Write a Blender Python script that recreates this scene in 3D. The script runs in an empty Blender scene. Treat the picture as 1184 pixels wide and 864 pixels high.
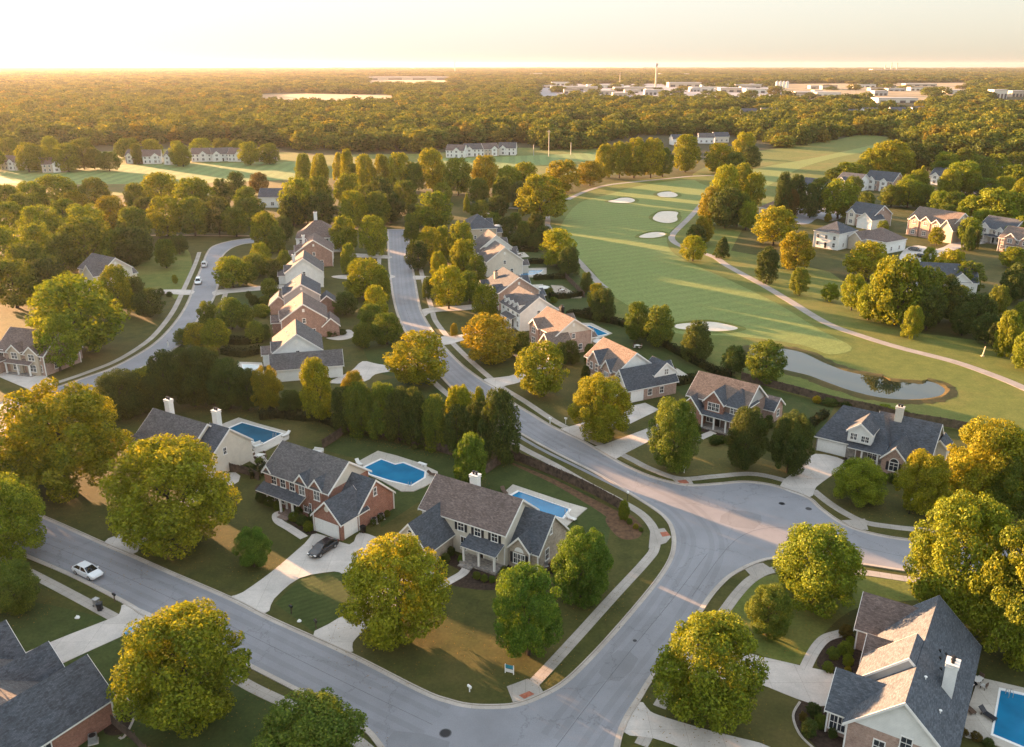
import bpy, bmesh, math, random
from mathutils import Vector, Matrix
from mathutils.geometry import tessellate_polygon
R = math.radians
rnd = random.Random(7)
sc = bpy.context.scene
col = sc.collection

# ------------------------------------------------------------------ camera and survey helpers
FPX, CAMH = 1000.0, 65.0
PITCH = math.atan(358.0 / FPX)
CP, SP = math.cos(PITCH), math.sin(PITCH)

def G(x, y, z=0.0):
    """ground point (metres) of a measured photo point at height z"""
    u = (x - 592) / FPX
    v = (432 - y) / FPX
    t = (CAMH - z) / (SP - v * CP)
    return Vector((u * t, (CP + v * SP) * t, z))

def hgt(base, top_y):
    """height of a vertical standing on photo point base that ends on photo row top_y"""
    b = G(*base)
    v = (432 - top_y) / FPX
    return CAMH + (-SP + v * CP) * b.y / (CP + v * SP)

def depth(p):
    return p.y * CP + (CAMH - p.z) * SP

cam_d = bpy.data.cameras.new('camera')
cam_d.sensor_width = 36.0
cam_d.lens = 36.0 * FPX / 1184.0
cam_d.clip_start = 0.5
cam_d.clip_end = 120000.0
cam = bpy.data.objects.new('camera', cam_d)
col.objects.link(cam)
cam.location = (0, 0, CAMH)
cam.rotation_euler = (math.pi / 2 - PITCH, 0, 0)
sc.camera = cam

# ------------------------------------------------------------------ light
SKY_KNEE, ZEN_FILL = 0.56, 2.45
SUN_AZ, SUN_EL = R(48.0), R(5.9)          # azimuth to the west of the view axis
sd = bpy.data.lights.new('sun', 'SUN')
sd.energy = 3.5
sd.angle = R(0.5)
sd.color = (1.0, 0.54, 0.26)
sun = bpy.data.objects.new('sun', sd)
col.objects.link(sun)
sdir = Vector((-math.sin(SUN_AZ) * math.cos(SUN_EL), math.cos(SUN_AZ) * math.cos(SUN_EL), math.sin(SUN_EL)))
sun.rotation_euler = sdir.to_track_quat('Z', 'Y').to_euler()
sun.location = (-60, 40, 90)

w = bpy.data.worlds.new('World')
sc.world = w
w.use_nodes = True
wn, wl = w.node_tree.nodes, w.node_tree.links
wn.clear()
sky = wn.new('ShaderNodeTexSky')
sky.sky_type = 'NISHITA'
sky.sun_disc = False
sky.sun_elevation = SUN_EL
sky.sun_rotation = -SUN_AZ
sky.altitude = 50
sky.air_density = 1.0
sky.dust_density = 0.5
sky.ozone_density = 1.0
bg = wn.new('ShaderNodeBackground')
bg.inputs['Strength'].default_value = 0.05
wo = wn.new('ShaderNodeOutputWorld')
hs = wn.new('ShaderNodeHueSaturation')
hs.inputs['Saturation'].default_value = 0.66
wl.new(sky.outputs[0], hs.inputs['Color'])
tint = wn.new('ShaderNodeMix')
tint.data_type = 'RGBA'; tint.blend_type = 'MULTIPLY'
tint.inputs[0].default_value = 1.0
tint.inputs[7].default_value = (1.0, 0.955, 0.93, 1)
wl.new(hs.outputs[0], tint.inputs[6])
# sky radiance soft-compressed; overhead sky boosted beyond its own brightness as fill light
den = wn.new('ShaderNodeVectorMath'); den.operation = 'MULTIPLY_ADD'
den.inputs[1].default_value = (SKY_KNEE, SKY_KNEE, SKY_KNEE); den.inputs[2].default_value = (1, 1, 1)
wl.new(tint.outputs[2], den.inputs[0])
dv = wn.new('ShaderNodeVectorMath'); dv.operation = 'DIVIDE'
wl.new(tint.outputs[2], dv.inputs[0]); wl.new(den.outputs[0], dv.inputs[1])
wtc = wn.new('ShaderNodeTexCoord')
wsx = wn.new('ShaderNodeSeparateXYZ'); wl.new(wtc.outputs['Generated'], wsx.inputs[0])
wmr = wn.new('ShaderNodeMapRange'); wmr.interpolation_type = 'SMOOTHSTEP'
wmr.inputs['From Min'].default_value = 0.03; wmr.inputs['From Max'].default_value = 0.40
wmr.inputs['To Min'].default_value = 0.95; wmr.inputs['To Max'].default_value = ZEN_FILL
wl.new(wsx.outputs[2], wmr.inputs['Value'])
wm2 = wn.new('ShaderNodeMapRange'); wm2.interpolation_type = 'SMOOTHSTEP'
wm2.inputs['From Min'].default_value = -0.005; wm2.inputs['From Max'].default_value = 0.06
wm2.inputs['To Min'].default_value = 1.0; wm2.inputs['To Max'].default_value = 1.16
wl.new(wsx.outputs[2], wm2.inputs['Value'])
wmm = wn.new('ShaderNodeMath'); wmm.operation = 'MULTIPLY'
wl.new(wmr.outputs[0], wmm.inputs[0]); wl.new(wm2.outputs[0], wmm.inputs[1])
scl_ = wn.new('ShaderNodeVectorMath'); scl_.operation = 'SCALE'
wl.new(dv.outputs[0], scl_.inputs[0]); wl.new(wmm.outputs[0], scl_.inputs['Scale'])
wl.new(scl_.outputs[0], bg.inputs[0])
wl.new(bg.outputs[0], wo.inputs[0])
sc.view_settings.view_transform = 'Standard'
sc.view_settings.look = 'None'
sc.view_settings.exposure = 3.8
sc.view_settings.gamma = 1.0
sc.render.engine = 'CYCLES'
cy = sc.cycles
cy.max_bounces = 5
cy.diffuse_bounces = 2
cy.glossy_bounces = 2
cy.transmission_bounces = 3
cy.transparent_max_bounces = 6
cy.volume_bounces = 0
cy.use_denoising = True
cy.sample_clamp_indirect = 6.0
cy.caustics_reflective = False
cy.caustics_refractive = False

# ------------------------------------------------------------------ object helpers
def link(o, parent=None):
    col.objects.link(o)
    if parent is not None:
        o.parent = parent
    return o

def tag(o, label=None, cat=None, group=None, kind=None):
    if label: o['label'] = label
    if cat: o['category'] = cat
    if group: o['group'] = group
    if kind: o['kind'] = kind
    return o

def empty(name, loc, rz=0.0):
    o = bpy.data.objects.new(name, None)
    o.empty_display_size = 0.5
    o.location = loc
    o.rotation_euler = (0, 0, rz)
    col.objects.link(o)
    return o

class MB:
    """collects faces with material slots and box-mapped metric uvs, links ONE mesh object"""
    def __init__(self):
        self.v, self.f, self.m, self.uv = [], [], [], []
    def poly(self, pts, m=0, uv=None):
        i = len(self.v)
        pts = [Vector(p) for p in pts]
        self.v += pts
        self.f.append(tuple(range(i, i + len(pts))))
        self.m.append(m)
        if uv is None:
            n = Vector((0, 0, 0))
            for a in range(len(pts)):
                p, q = pts[a], pts[(a + 1) % len(pts)]
                n += Vector(((p.y - q.y) * (p.z + q.z), (p.z - q.z) * (p.x + q.x), (p.x - q.x) * (p.y + q.y)))
            if n.length > 0: n.normalize()
            h = Vector((-n.y, n.x, 0))
            if h.length < 0.05:
                uv = [(p.x, p.y) for p in pts]
            else:
                h.normalize()
                k = n.cross(h)
                uv = [(p.dot(h), p.dot(k)) for p in pts]
        self.uv.append(uv)
    def box(self, x0, y0, z0, x1, y1, z1, m=0, M=None, bottom=True):
        p = [Vector((x, y, z)) for z in (z0, z1) for y in (y0, y1) for x in (x0, x1)]
        if M is not None: p = [M @ q for q in p]
        fs = [(4, 5, 7, 6), (0, 1, 5, 4), (3, 2, 6, 7), (2, 0, 4, 6), (1, 3, 7, 5)]
        if bottom: fs.append((0, 2, 3, 1))
        for f in fs: self.poly([p[k] for k in f], m)
    def tube(self, pts, rad, n=8, m=0, cap=True):
        rings = []
        for i, p in enumerate(pts):
            p = Vector(p)
            d = (Vector(pts[min(i + 1, len(pts) - 1)]) - Vector(pts[max(i - 1, 0)])).normalized()
            a = d.cross(Vector((0, 0, 1)) if abs(d.z) < 0.9 else Vector((1, 0, 0))).normalized()
            b = d.cross(a)
            r = rad[i] if isinstance(rad, (list, tuple)) else rad
            rings.append([p + a * (r * math.cos(2 * math.pi * k / n)) + b * (r * math.sin(2 * math.pi * k / n)) for k in range(n)])
        for r0, r1 in zip(rings, rings[1:]):
            for k in range(n):
                self.poly([r0[k], r0[(k + 1) % n], r1[(k + 1) % n], r1[k]], m)
        if cap:
            self.poly(list(reversed(rings[0])), m)
            self.poly(rings[-1], m)
    def lathe(self, prof, n=12, m=0, c=(0, 0)):
        for (r0, z0), (r1, z1) in zip(prof, prof[1:]):
            for k in range(n):
                a, b = 2 * math.pi * k / n, 2 * math.pi * (k + 1) / n
                q = [(c[0] + r0 * math.cos(a), c[1] + r0 * math.sin(a), z0), (c[0] + r0 * math.cos(b), c[1] + r0 * math.sin(b), z0),
                     (c[0] + r1 * math.cos(b), c[1] + r1 * math.sin(b), z1), (c[0] + r1 * math.cos(a), c[1] + r1 * math.sin(a), z1)]
                if r0 < 1e-5: q = [q[0], q[2], q[3]]
                elif r1 < 1e-5: q = [q[0], q[1], q[2]]
                self.poly(q, m)
    def mesh(self, name, mats, smooth=False):
        me = bpy.data.meshes.new(name)
        me.from_pydata([tuple(p) for p in self.v], [], self.f)
        for mt in (mats if isinstance(mats, (list, tuple)) else [mats]):
            me.materials.append(mt)
        me.polygons.foreach_set('material_index', self.m)
        u = me.uv_layers.new(name='uv')
        flat = []
        for q in self.uv:
            for a in q: flat += [a[0], a[1]]
        u.data.foreach_set('uv', flat)
        if smooth:
            me.polygons.foreach_set('use_smooth', [True] * len(self.f))
        me.update()
        return me
    def build(self, name, mats, parent=None, smooth=False):
        return link(bpy.data.objects.new(name, self.mesh(name, mats, smooth)), parent)

# ------------------------------------------------------------------ materials
def mat(name, rough=0.8, spec=0.3):
    m = bpy.data.materials.new(name)
    m.use_nodes = True
    n = m.node_tree.nodes
    b = n['Principled BSDF']
    b.inputs['Roughness'].default_value = rough
    b.inputs['Specular IOR Level'].default_value = spec
    return m, n, m.node_tree.links, b

def ramp(n, stops):
    r = n.new('ShaderNodeValToRGB')
    e = r.color_ramp.elements
    while len(e) > len(stops): e.remove(e[-1])
    while len(e) < len(stops): e.new(1.0)
    for i, (p, c) in enumerate(stops):
        e[i].position = p
        e[i].color = (*c, 1) if len(c) == 3 else c
    return r

def noise(n, l, scale, detail=4, rough=0.6, vec=None):
    t = n.new('ShaderNodeTexNoise')
    t.inputs['Scale'].default_value = scale
    t.inputs['Detail'].default_value = detail
    t.inputs['Roughness'].default_value = rough
    if vec is not None: l.new(vec, t.inputs['Vector'])
    return t

def mixc(n, l, fac, a, b, mode='MIX'):
    x = n.new('ShaderNodeMix')
    x.data_type = 'RGBA'
    x.blend_type = mode
    for k, s in ((0, fac), (6, a), (7, b)):
        if hasattr(s, 'is_output'): l.new(s, x.inputs[k])
        elif k == 0: x.inputs[0].default_value = s
        else: x.inputs[k].default_value = (*s, 1)
    return x.outputs[2]

def simple(name, c, rough=0.7, var=0.12, scale=2.0, spec=0.3, bump=0.0, metal=0.0):
    m, n, l, b = mat(name, rough, spec)
    tc = n.new('ShaderNodeTexCoord')
    t = noise(n, l, scale, 5, 0.65, tc.outputs['Object'])
    lo = [max(0, k * (1 - var * 1.6)) for k in c]
    hi = [min(1, k * (1 + var * 1.6)) for k in c]
    r = ramp(n, [(0.3, lo), (0.7, hi)])
    l.new(t.outputs[0], r.inputs[0])
    l.new(r.outputs[0], b.inputs['Base Color'])
    b.inputs['Metallic'].default_value = metal
    if bump:
        bp = n.new('ShaderNodeBump')
        bp.inputs['Strength'].default_value = bump
        bp.inputs['Distance'].default_value = 0.03
        l.new(t.outputs[0], bp.inputs['Height'])
        l.new(bp.outputs[0], b.inputs['Normal'])
    return m

def grass_mat(name, a, b2, dry, dryness=0.5, stripes=None, fine=2.2):
    """turf: broad patches of two greens, thin straw-coloured wear, fine blade speckle"""
    m, n, l, b = mat(name, 0.9, 0.15)
    tc = n.new('ShaderNodeTexCoord')
    o = tc.outputs['Object']
    big = noise(n, l, 0.045, 5, 0.62, o)
    mid = noise(n, l, 0.33, 5, 0.65, o)
    fin = noise(n, l, fine, 6, 0.75, o)
    r1 = ramp(n, [(0.36, a), (0.66, b2)])
    l.new(mid.outputs[0], r1.inputs[0])
    r2 = ramp(n, [(0.62 - 0.22 * dryness, (0, 0, 0)), (0.82 - 0.15 * dryness, (1, 1, 1))])
    l.new(big.outputs[0], r2.inputs[0])
    c = mixc(n, l, r2.outputs[0], r1.outputs[0], dry)
    if stripes:
        ang, wid, amt = stripes
        mp = n.new('ShaderNodeMapping')
        mp.inputs['Rotation'].default_value = (0, 0, ang)
        l.new(o, mp.inputs[0])
        wv = n.new('ShaderNodeTexWave')
        wv.inputs['Scale'].default_value = 0.314 / wid
        wv.inputs['Distortion'].default_value = 1.2
        wv.inputs['Detail'].default_value = 1.0
        l.new(mp.outputs[0], wv.inputs['Vector'])
        rs = ramp(n, [(0.35, (1 - amt,) * 3), (0.65, (1 + amt * 0.6,) * 3)])
        l.new(wv.outputs[1], rs.inputs[0])
        c = mixc(n, l, 1.0, c, rs.outputs[0], 'MULTIPLY')
    rf = ramp(n, [(0.25, (0.55,) * 3), (0.75, (1.4,) * 3)])
    l.new(fin.outputs[0], rf.inputs[0])
    c = mixc(n, l, 0.8, c, rf.outputs[0], 'MULTIPLY')
    l.new(c, b.inputs['Base Color'])
    bp = n.new('ShaderNodeBump')
    bp.inputs['Strength'].default_value = 0.5
    bp.inputs['Distance'].default_value = 0.12
    l.new(fin.outputs[0], bp.inputs['Height'])
    l.new(bp.outputs[0], b.inputs['Normal'])
    return m

def asphalt_mat(name, c):
    m, n, l, b = mat(name, 0.75, 0.35)
    tc = n.new('ShaderNodeTexCoord')
    o = tc.outputs['Object']
    t1 = noise(n, l, 0.12, 6, 0.6, o)
    t2 = noise(n, l, 9.0, 5, 0.7, o)
    t3 = noise(n, l, 0.9, 4, 0.6, o)
    r = ramp(n, [(0.3, [k * 0.84 for k in c]), (0.7, [k * 1.14 for k in c])])
    l.new(t1.outputs[0], r.inputs[0])
    r2 = ramp(n, [(0.3, (0.82,) * 3), (0.7, (1.15,) * 3)])
    l.new(t2.outputs[0], r2.inputs[0])
    k = mixc(n, l, 0.8, r.outputs[0], r2.outputs[0], 'MULTIPLY')
    r3 = ramp(n, [(0.62, (1, 1, 1)), (0.75, (0.82, 0.82, 0.84))])
    l.new(t3.outputs[0], r3.inputs[0])
    k = mixc(n, l, 0.6, k, r3.outputs[0], 'MULTIPLY')
    # hairline cracks
    vo = n.new('ShaderNodeTexVoronoi')
    vo.feature = 'DISTANCE_TO_EDGE'
    vo.inputs['Scale'].default_value = 0.085
    wob = noise(n, l, 0.5, 4, 0.7, o)
    ad = mixc(n, l, 0.18, o, wob.outputs[1], 'ADD')
    mp = n.new('ShaderNodeMapping'); l.new(o, mp.inputs[0])
    va = n.new('ShaderNodeVectorMath'); va.operation = 'MULTIPLY_ADD'
    l.new(wob.outputs[1], va.inputs[0]); va.inputs[1].default_value = (3, 3, 3); l.new(mp.outputs[0], va.inputs[2])
    l.new(va.outputs[0], vo.inputs['Vector'])
    rc = ramp(n, [(0.0, (0.6,) * 3), (0.006, (1,) * 3)])
    l.new(vo.outputs['Distance'], rc.inputs[0])
    k = mixc(n, l, 0.75, k, rc.outputs[0], 'MULTIPLY')
    l.new(k, b.inputs['Base Color'])
    return m

def slab_mat(name, c, uvjoint=None, grid=None):
    """concrete with tooled joints; uvjoint = joint spacing along the strip"""
    m, n, l, b = mat(name, 0.85, 0.25)
    tc = n.new('ShaderNodeTexCoord')
    o = tc.outputs['Object']
    t1 = noise(n, l, 0.25, 5, 0.65, o)
    t2 = noise(n, l, 5.0, 5, 0.7, o)
    r = ramp(n, [(0.3, [k * 0.8 for k in c]), (0.7, [k * 1.15 for k in c])])
    l.new(t1.outputs[0], r.inputs[0])
    r2 = ramp(n, [(0.3, (0.85,) * 3), (0.7, (1.12,) * 3)])
    l.new(t2.outputs[0], r2.inputs[0])
    k = mixc(n, l, 0.8, r.outputs[0], r2.outputs[0], 'MULTIPLY')
    if uvjoint:
        br = n.new('ShaderNodeTexBrick')
        br.offset = 0.0
        br.inputs['Scale'].default_value = 1.0
        br.inputs['Mortar Size'].default_value = 0.018
        br.inputs['Brick Width'].default_value = uvjoint
        br.inputs['Row Height'].default_value = uvjoint if grid else 50.0
        br.inputs['Color1'].default_value = (1, 1, 1, 1)
        br.inputs['Color2'].default_value = (0.9, 0.9, 0.9, 1)
        br.inputs['Mortar'].default_value = (0.5, 0.48, 0.45, 1)
        l.new(tc.outputs['UV'], br.inputs['Vector'])
        k = mixc(n, l, 0.8, k, br.outputs[0], 'MULTIPLY')
    l.new(k, b.inputs['Base Color'])
    return m

def brick_mat(name, c1, c2, mortar, bw=0.22, rh=0.075, rough=0.85):
    m, n, l, b = mat(name, rough, 0.2)
    tc = n.new('ShaderNodeTexCoord')
    br = n.new('ShaderNodeTexBrick')
    br.inputs['Scale'].default_value = 1.0
    br.inputs['Mortar Size'].default_value = 0.008
    br.inputs['Brick Width'].default_value = bw
    br.inputs['Row Height'].default_value = rh
    br.inputs['Color1'].default_value = (*c1, 1)
    br.inputs['Color2'].default_value = (*c2, 1)
    br.inputs['Mortar'].default_value = (*mortar, 1)
    l.new(tc.outputs['UV'], br.inputs['Vector'])
    t = noise(n, l, 0.8, 5, 0.7, tc.outputs['Object'])
    t2 = noise(n, l, 3.5, 4, 0.7, tc.outputs['Object'])
    r = ramp(n, [(0.3, (0.75,) * 3), (0.7, (1.2,) * 3)])
    l.new(t.outputs[0], r.inputs[0])
    r2 = ramp(n, [(0.3, (0.75,) * 3), (0.7, (1.2,) * 3)])
    l.new(t2.outputs[0], r2.inputs[0])
    k = mixc(n, l, 0.8, br.outputs[0], r.outputs[0], 'MULTIPLY')
    k = mixc(n, l, 0.7, k, r2.outputs[0], 'MULTIPLY')
    l.new(k, b.inputs['Base Color'])
    return m

def shingle_mat(name, c):
    m = brick_mat(name, [k * 0.72 for k in c], [k * 1.28 for k in c], [k * 0.55 for k in c], 0.34, 0.14, 0.9)
    return m

def siding_mat(name, c):
    m, n, l, b = mat(name, 0.6, 0.3)
    tc = n.new('ShaderNodeTexCoord')
    sx = n.new('ShaderNodeSeparateXYZ'); l.new(tc.outputs['UV'], sx.inputs[0])
    mo = n.new('ShaderNodeMath'); mo.operation = 'FRACT'
    mu = n.new('ShaderNodeMath'); mu.operation = 'MULTIPLY'; mu.inputs[1].default_value = 1 / 0.18
    l.new(sx.outputs[1], mu.inputs[0]); l.new(mu.outputs[0], mo.inputs[0])
    r = ramp(n, [(0.0, [k * 0.72 for k in c]), (0.12, c), (1.0, [k * 0.96 for k in c])])
    l.new(mo.outputs[0], r.inputs[0])
    t = noise(n, l, 0.9, 5, 0.7, tc.outputs['Object'])
    r2 = ramp(n, [(0.3, (0.86,) * 3), (0.7, (1.06,) * 3)])
    l.new(t.outputs[0], r2.inputs[0])
    k = mixc(n, l, 0.9, r.outputs[0], r2.outputs[0], 'MULTIPLY')
    l.new(k, b.inputs['Base Color'])
    return m

M = {}
M['lawn'] = grass_mat('turf', (0.044, 0.050, 0.012), (0.072, 0.072, 0.018), (0.105, 0.084, 0.028), 0.62)
M['lawn_green'] = grass_mat('green turf', (0.034, 0.052, 0.012), (0.055, 0.072, 0.018), (0.08, 0.072, 0.024), 0.35, (R(58), 0.9, 0.12))
M['lawn_plain'] = grass_mat('green turf plain', (0.034, 0.052, 0.013), (0.054, 0.070, 0.018), (0.075, 0.070, 0.024), 0.25)
M['lawn_dry'] = grass_mat('dry turf', (0.085, 0.085, 0.024), (0.12, 0.105, 0.032), (0.17, 0.12, 0.045), 0.8)
M['rough'] = grass_mat('golf rough', (0.088, 0.112, 0.024), (0.13, 0.145, 0.034), (0.17, 0.145, 0.042), 0.5)
M['fairway'] = grass_mat('fairway turf', (0.150, 0.186, 0.055), (0.168, 0.206, 0.062), (0.178, 0.205, 0.068), 0.3, (R(62), 5.0, 0.05), 1.2)
M['field'] = grass_mat('far turf', (0.13, 0.19, 0.065), (0.15, 0.21, 0.07), (0.17, 0.19, 0.07), 0.3, (R(0), 9.0, 0.10), 0.4)
M['asphalt'] = asphalt_mat('asphalt', (0.222, 0.222, 0.236))
M['patch'] = asphalt_mat('patched asphalt', (0.185, 0.185, 0.195))
M['walk'] = slab_mat('sidewalk concrete', (0.36, 0.325, 0.285), 1.5)
M['kerb'] = slab_mat('kerb concrete', (0.42, 0.37, 0.32), 3.0)
M['drive'] = slab_mat('driveway concrete', (0.50, 0.455, 0.41), 3.6, True)
M['deck'] = slab_mat('pool deck concrete', (0.46, 0.42, 0.36), 2.4, True)
M['path'] = slab_mat('cart path', (0.28, 0.255, 0.23))
M['dirtpath'] = simple('pale dirt', (0.30, 0.23, 0.15), 0.95, 0.2, 0.6)
M['mulch'] = simple('mulch', (0.035, 0.022, 0.014), 0.95, 0.45, 2.5, bump=0.6)
M['pinestraw'] = simple('pine straw', (0.10, 0.055, 0.028), 0.95, 0.35, 1.4, bump=0.5)
M['sand'] = simple('bunker sand', (0.56, 0.49, 0.40), 0.95, 0.08, 0.5, bump=0.2)
M['drygrass'] = simple('stubble', (0.235, 0.18, 0.105), 0.95, 0.2, 0.02)
M['brick'] = brick_mat('red brick', (0.23, 0.085, 0.055), (0.32, 0.135, 0.09), (0.36, 0.27, 0.22))
M['brick_soft'] = brick_mat('weathered rose brick', (0.26, 0.145, 0.11), (0.33, 0.20, 0.155), (0.36, 0.29, 0.25))
M['brick_dark'] = brick_mat('brown brick', (0.15, 0.10, 0.08), (0.22, 0.15, 0.12), (0.28, 0.23, 0.2))
M['brick_pink'] = brick_mat('rose brick', (0.30, 0.18, 0.14), (0.40, 0.27, 0.22), (0.42, 0.36, 0.3))
M['stone'] = brick_mat('tan stone', (0.30, 0.245, 0.19), (0.40, 0.34, 0.27), (0.42, 0.38, 0.32), 0.4, 0.2)
M['stone_grey'] = brick_mat('grey fieldstone', (0.16, 0.15, 0.14), (0.34, 0.30, 0.26), (0.34, 0.32, 0.3), 0.36, 0.22)
M['siding'] = siding_mat('cream siding', (0.62, 0.57, 0.48))
M['siding_white'] = siding_mat('white siding', (0.72, 0.72, 0.69))
M['siding_tan'] = siding_mat('tan siding', (0.46, 0.39, 0.30))
M['siding_grey'] = siding_mat('grey siding', (0.36, 0.36, 0.35))
M['trim'] = simple('white trim paint', (0.74, 0.72, 0.68), 0.5, 0.05, 1.5)
M['roof_dark'] = shingle_mat('charcoal shingles', (0.072, 0.081, 0.094))
M['roof_slate'] = shingle_mat('slate grey shingles', (0.084, 0.096, 0.112))
M['roof_grey'] = shingle_mat('grey shingles', (0.105, 0.10, 0.10))
M['roof_brown'] = shingle_mat('brown shingles', (0.145, 0.112, 0.10))
M['roof_tan'] = shingle_mat('weathered tan shingles', (0.16, 0.125, 0.105))
M['black'] = simple('black paint', (0.012, 0.012, 0.013), 0.4, 0.2, 3)
M['shutter'] = simple('dark shutter paint', (0.02, 0.022, 0.028), 0.5, 0.2, 3)
M['steel'] = simple('grey metal', (0.35, 0.35, 0.35), 0.4, 0.1, 4, metal=0.6)
M['wood'] = simple('weathered fence wood', (0.085, 0.062, 0.045), 0.9, 0.4, 1.2)
M['bark'] = simple('bark', (0.06, 0.045, 0.033), 0.95, 0.4, 3.0, bump=0.8)
M['tile_red'] = brick_mat('red tactile paving', (0.30, 0.10, 0.06), (0.36, 0.13, 0.08), (0.25, 0.09, 0.06), 0.3, 0.3)
M['cushion'] = simple('pale outdoor cushion', (0.62, 0.60, 0.56), 0.8, 0.06, 4)
M['wicker'] = simple('brown wicker', (0.10, 0.065, 0.045), 0.8, 0.3, 9)
M['blue_plastic'] = simple('blue plastic', (0.03, 0.30, 0.62), 0.35, 0.1, 4)
M['tan_paint'] = simple('tan paint', (0.55, 0.44, 0.30), 0.6, 0.1, 3)
M['white_plastic'] = simple('white plastic', (0.78, 0.77, 0.74), 0.4, 0.05, 3)
M['teal'] = simple('teal sign paint', (0.03, 0.20, 0.26), 0.5, 0.08, 3)

def glass(name, c, rough=0.06):
    m, n, l, b = mat(name, rough, 0.8)
    tc = n.new('ShaderNodeTexCoord')
    t = noise(n, l, 0.7, 3, 0.5, tc.outputs['Object'])
    r = ramp(n, [(0.35, [k * 0.5 for k in c]), (0.65, c)])
    l.new(t.outputs[0], r.inputs[0])
    l.new(r.outputs[0], b.inputs['Base Color'])
    return m
M['glass'] = glass('window glass', (0.045, 0.055, 0.07))
M['car_glass'] = glass('car glass', (0.012, 0.014, 0.016), 0.03)

def water(name, deep, rip=0.15, scale=1.2, rough=0.03, spec=0.5):
    m, n, l, b = mat(name, rough, spec)
    b.inputs['IOR'].default_value = 1.33
    tc = n.new('ShaderNodeTexCoord')
    t = noise(n, l, 0.25, 3, 0.5, tc.outputs['Object'])
    r = ramp(n, [(0.35, [k * 0.8 for k in deep]), (0.65, [min(1, k * 1.15) for k in deep])])
    l.new(t.outputs[0], r.inputs[0])
    l.new(r.outputs[0], b.inputs['Base Color'])
    t2 = noise(n, l, scale, 3, 0.6, tc.outputs['Object'])
    bp = n.new('ShaderNodeBump')
    bp.inputs['Strength'].default_value = rip
    bp.inputs['Distance'].default_value = 0.05
    l.new(t2.outputs[0], bp.inputs['Height'])
    l.new(bp.outputs[0], b.inputs['Normal'])
    return m
M['pool'] = water('pool water', (0.014, 0.16, 0.31), 0.25, 1.6)
M['pool_dark'] = water('deep pool water', (0.02, 0.10, 0.17), 0.25, 1.6)
M['pool_pale'] = water('pale pool cover', (0.55, 0.62, 0.62), 0.1, 1.0, 0.4)
M['pond'] = water('pond water', (0.02, 0.026, 0.016), 0.05, 0.6, 0.02, 0.6)

def leaf_mat(name, use_color=True, trans=0.28):
    m = bpy.data.materials.new(name)
    m.use_nodes = True
    n, l = m.node_tree.nodes, m.node_tree.links
    n.clear()
    oi = n.new('ShaderNodeObjectInfo')
    geo = n.new('ShaderNodeNewGeometry')
    if use_color:
        base = oi.outputs['Color']
    else:
        r = ramp(n, [(0.0, (0.055, 0.085, 0.020)), (0.3, (0.085, 0.118, 0.022)), (0.55, (0.112, 0.15, 0.026)), (0.8, (0.148, 0.175, 0.026)), (0.94, (0.18, 0.165, 0.024)), (1.0, (0.10, 0.10, 0.022))])
        l.new(oi.outputs['Random'], r.inputs[0])
        base = r.outputs[0]
    rv = ramp(n, [(0.0, (0.55, 0.60, 0.6)), (0.5, (0.95, 0.95, 0.9)), (0.9, (1.4, 1.32, 1.0)), (1.0, (1.7, 1.4, 0.9))])
    l.new(geo.outputs['Random Per Island'], rv.inputs[0])
    c = mixc(n, l, 1.0, base, rv.outputs[0], 'MULTIPLY')
    tc = n.new('ShaderNodeTexCoord')
    t = noise(n, l, 3.0, 3, 0.6, tc.outputs['Object'])
    rt = ramp(n, [(0.35, (0.78, 0.86, 0.9)), (0.65, (1.2, 1.12, 1.0))])
    l.new(t.outputs[0], rt.inputs[0])
    c = mixc(n, l, 1.0, c, rt.outputs[0], 'MULTIPLY')
    d = n.new('ShaderNodeBsdfDiffuse')
    l.new(c, d.inputs[0])
    tr = n.new('ShaderNodeBsdfTranslucent')
    c2 = mixc(n, l, 1.0, c, (1.35, 1.1, 0.5), 'MULTIPLY')
    l.new(c2, tr.inputs[0])
    mx = n.new('ShaderNodeMixShader')
    mx.inputs[0].default_value = trans
    l.new(d.outputs[0], mx.inputs[1]); l.new(tr.outputs[0], mx.inputs[2])
    gl = n.new('ShaderNodeBsdfGlossy'); gl.inputs['Roughness'].default_value = 0.6
    fr = n.new('ShaderNodeMixShader'); fr.inputs[0].default_value = 0.012
    l.new(mx.outputs[0], fr.inputs[1]); l.new(gl.outputs[0], fr.inputs[2])
    out = n.new('ShaderNodeOutputMaterial')
    l.new(fr.outputs[0], out.inputs[0])
    return m
M['leaf'] = leaf_mat('leaves')
M['leaf_far'] = leaf_mat('far leaves', False)

# ------------------------------------------------------------------ surface helpers
def smooth_line(pts, n=6):
    """Catmull-Rom through 2d points"""
    p = [Vector((a[0], a[1])) for a in pts]
    if len(p) < 3: return p
    out = []
    for i in range(len(p) - 1):
        p0, p1, p2, p3 = p[max(i - 1, 0)], p[i], p[i + 1], p[min(i + 2, len(p) - 1)]
        for k in range(n):
            t = k / n
            out.append(0.5 * ((2 * p1) + (p2 - p0) * t + (2 * p0 - 5 * p1 + 4 * p2 - p3) * t * t + (3 * p1 - p0 - 3 * p2 + p3) * t ** 3))
    out.append(p[-1])
    return out

def smooth_loop(pts, n=6):
    p = [Vector((a[0], a[1])) for a in pts]
    N = len(p)
    out = []
    for i in range(N):
        p0, p1, p2, p3 = p[i - 1], p[i], p[(i + 1) % N], p[(i + 2) % N]
        for k in range(n):
            t = k / n
            out.append(0.5 * ((2 * p1) + (p2 - p0) * t + (2 * p0 - 5 * p1 + 4 * p2 - p3) * t * t + (3 * p1 - p0 - 3 * p2 + p3) * t ** 3))
    return out

def gl(pts):
    return [G(x, y).to_2d() for x, y in pts]

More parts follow.
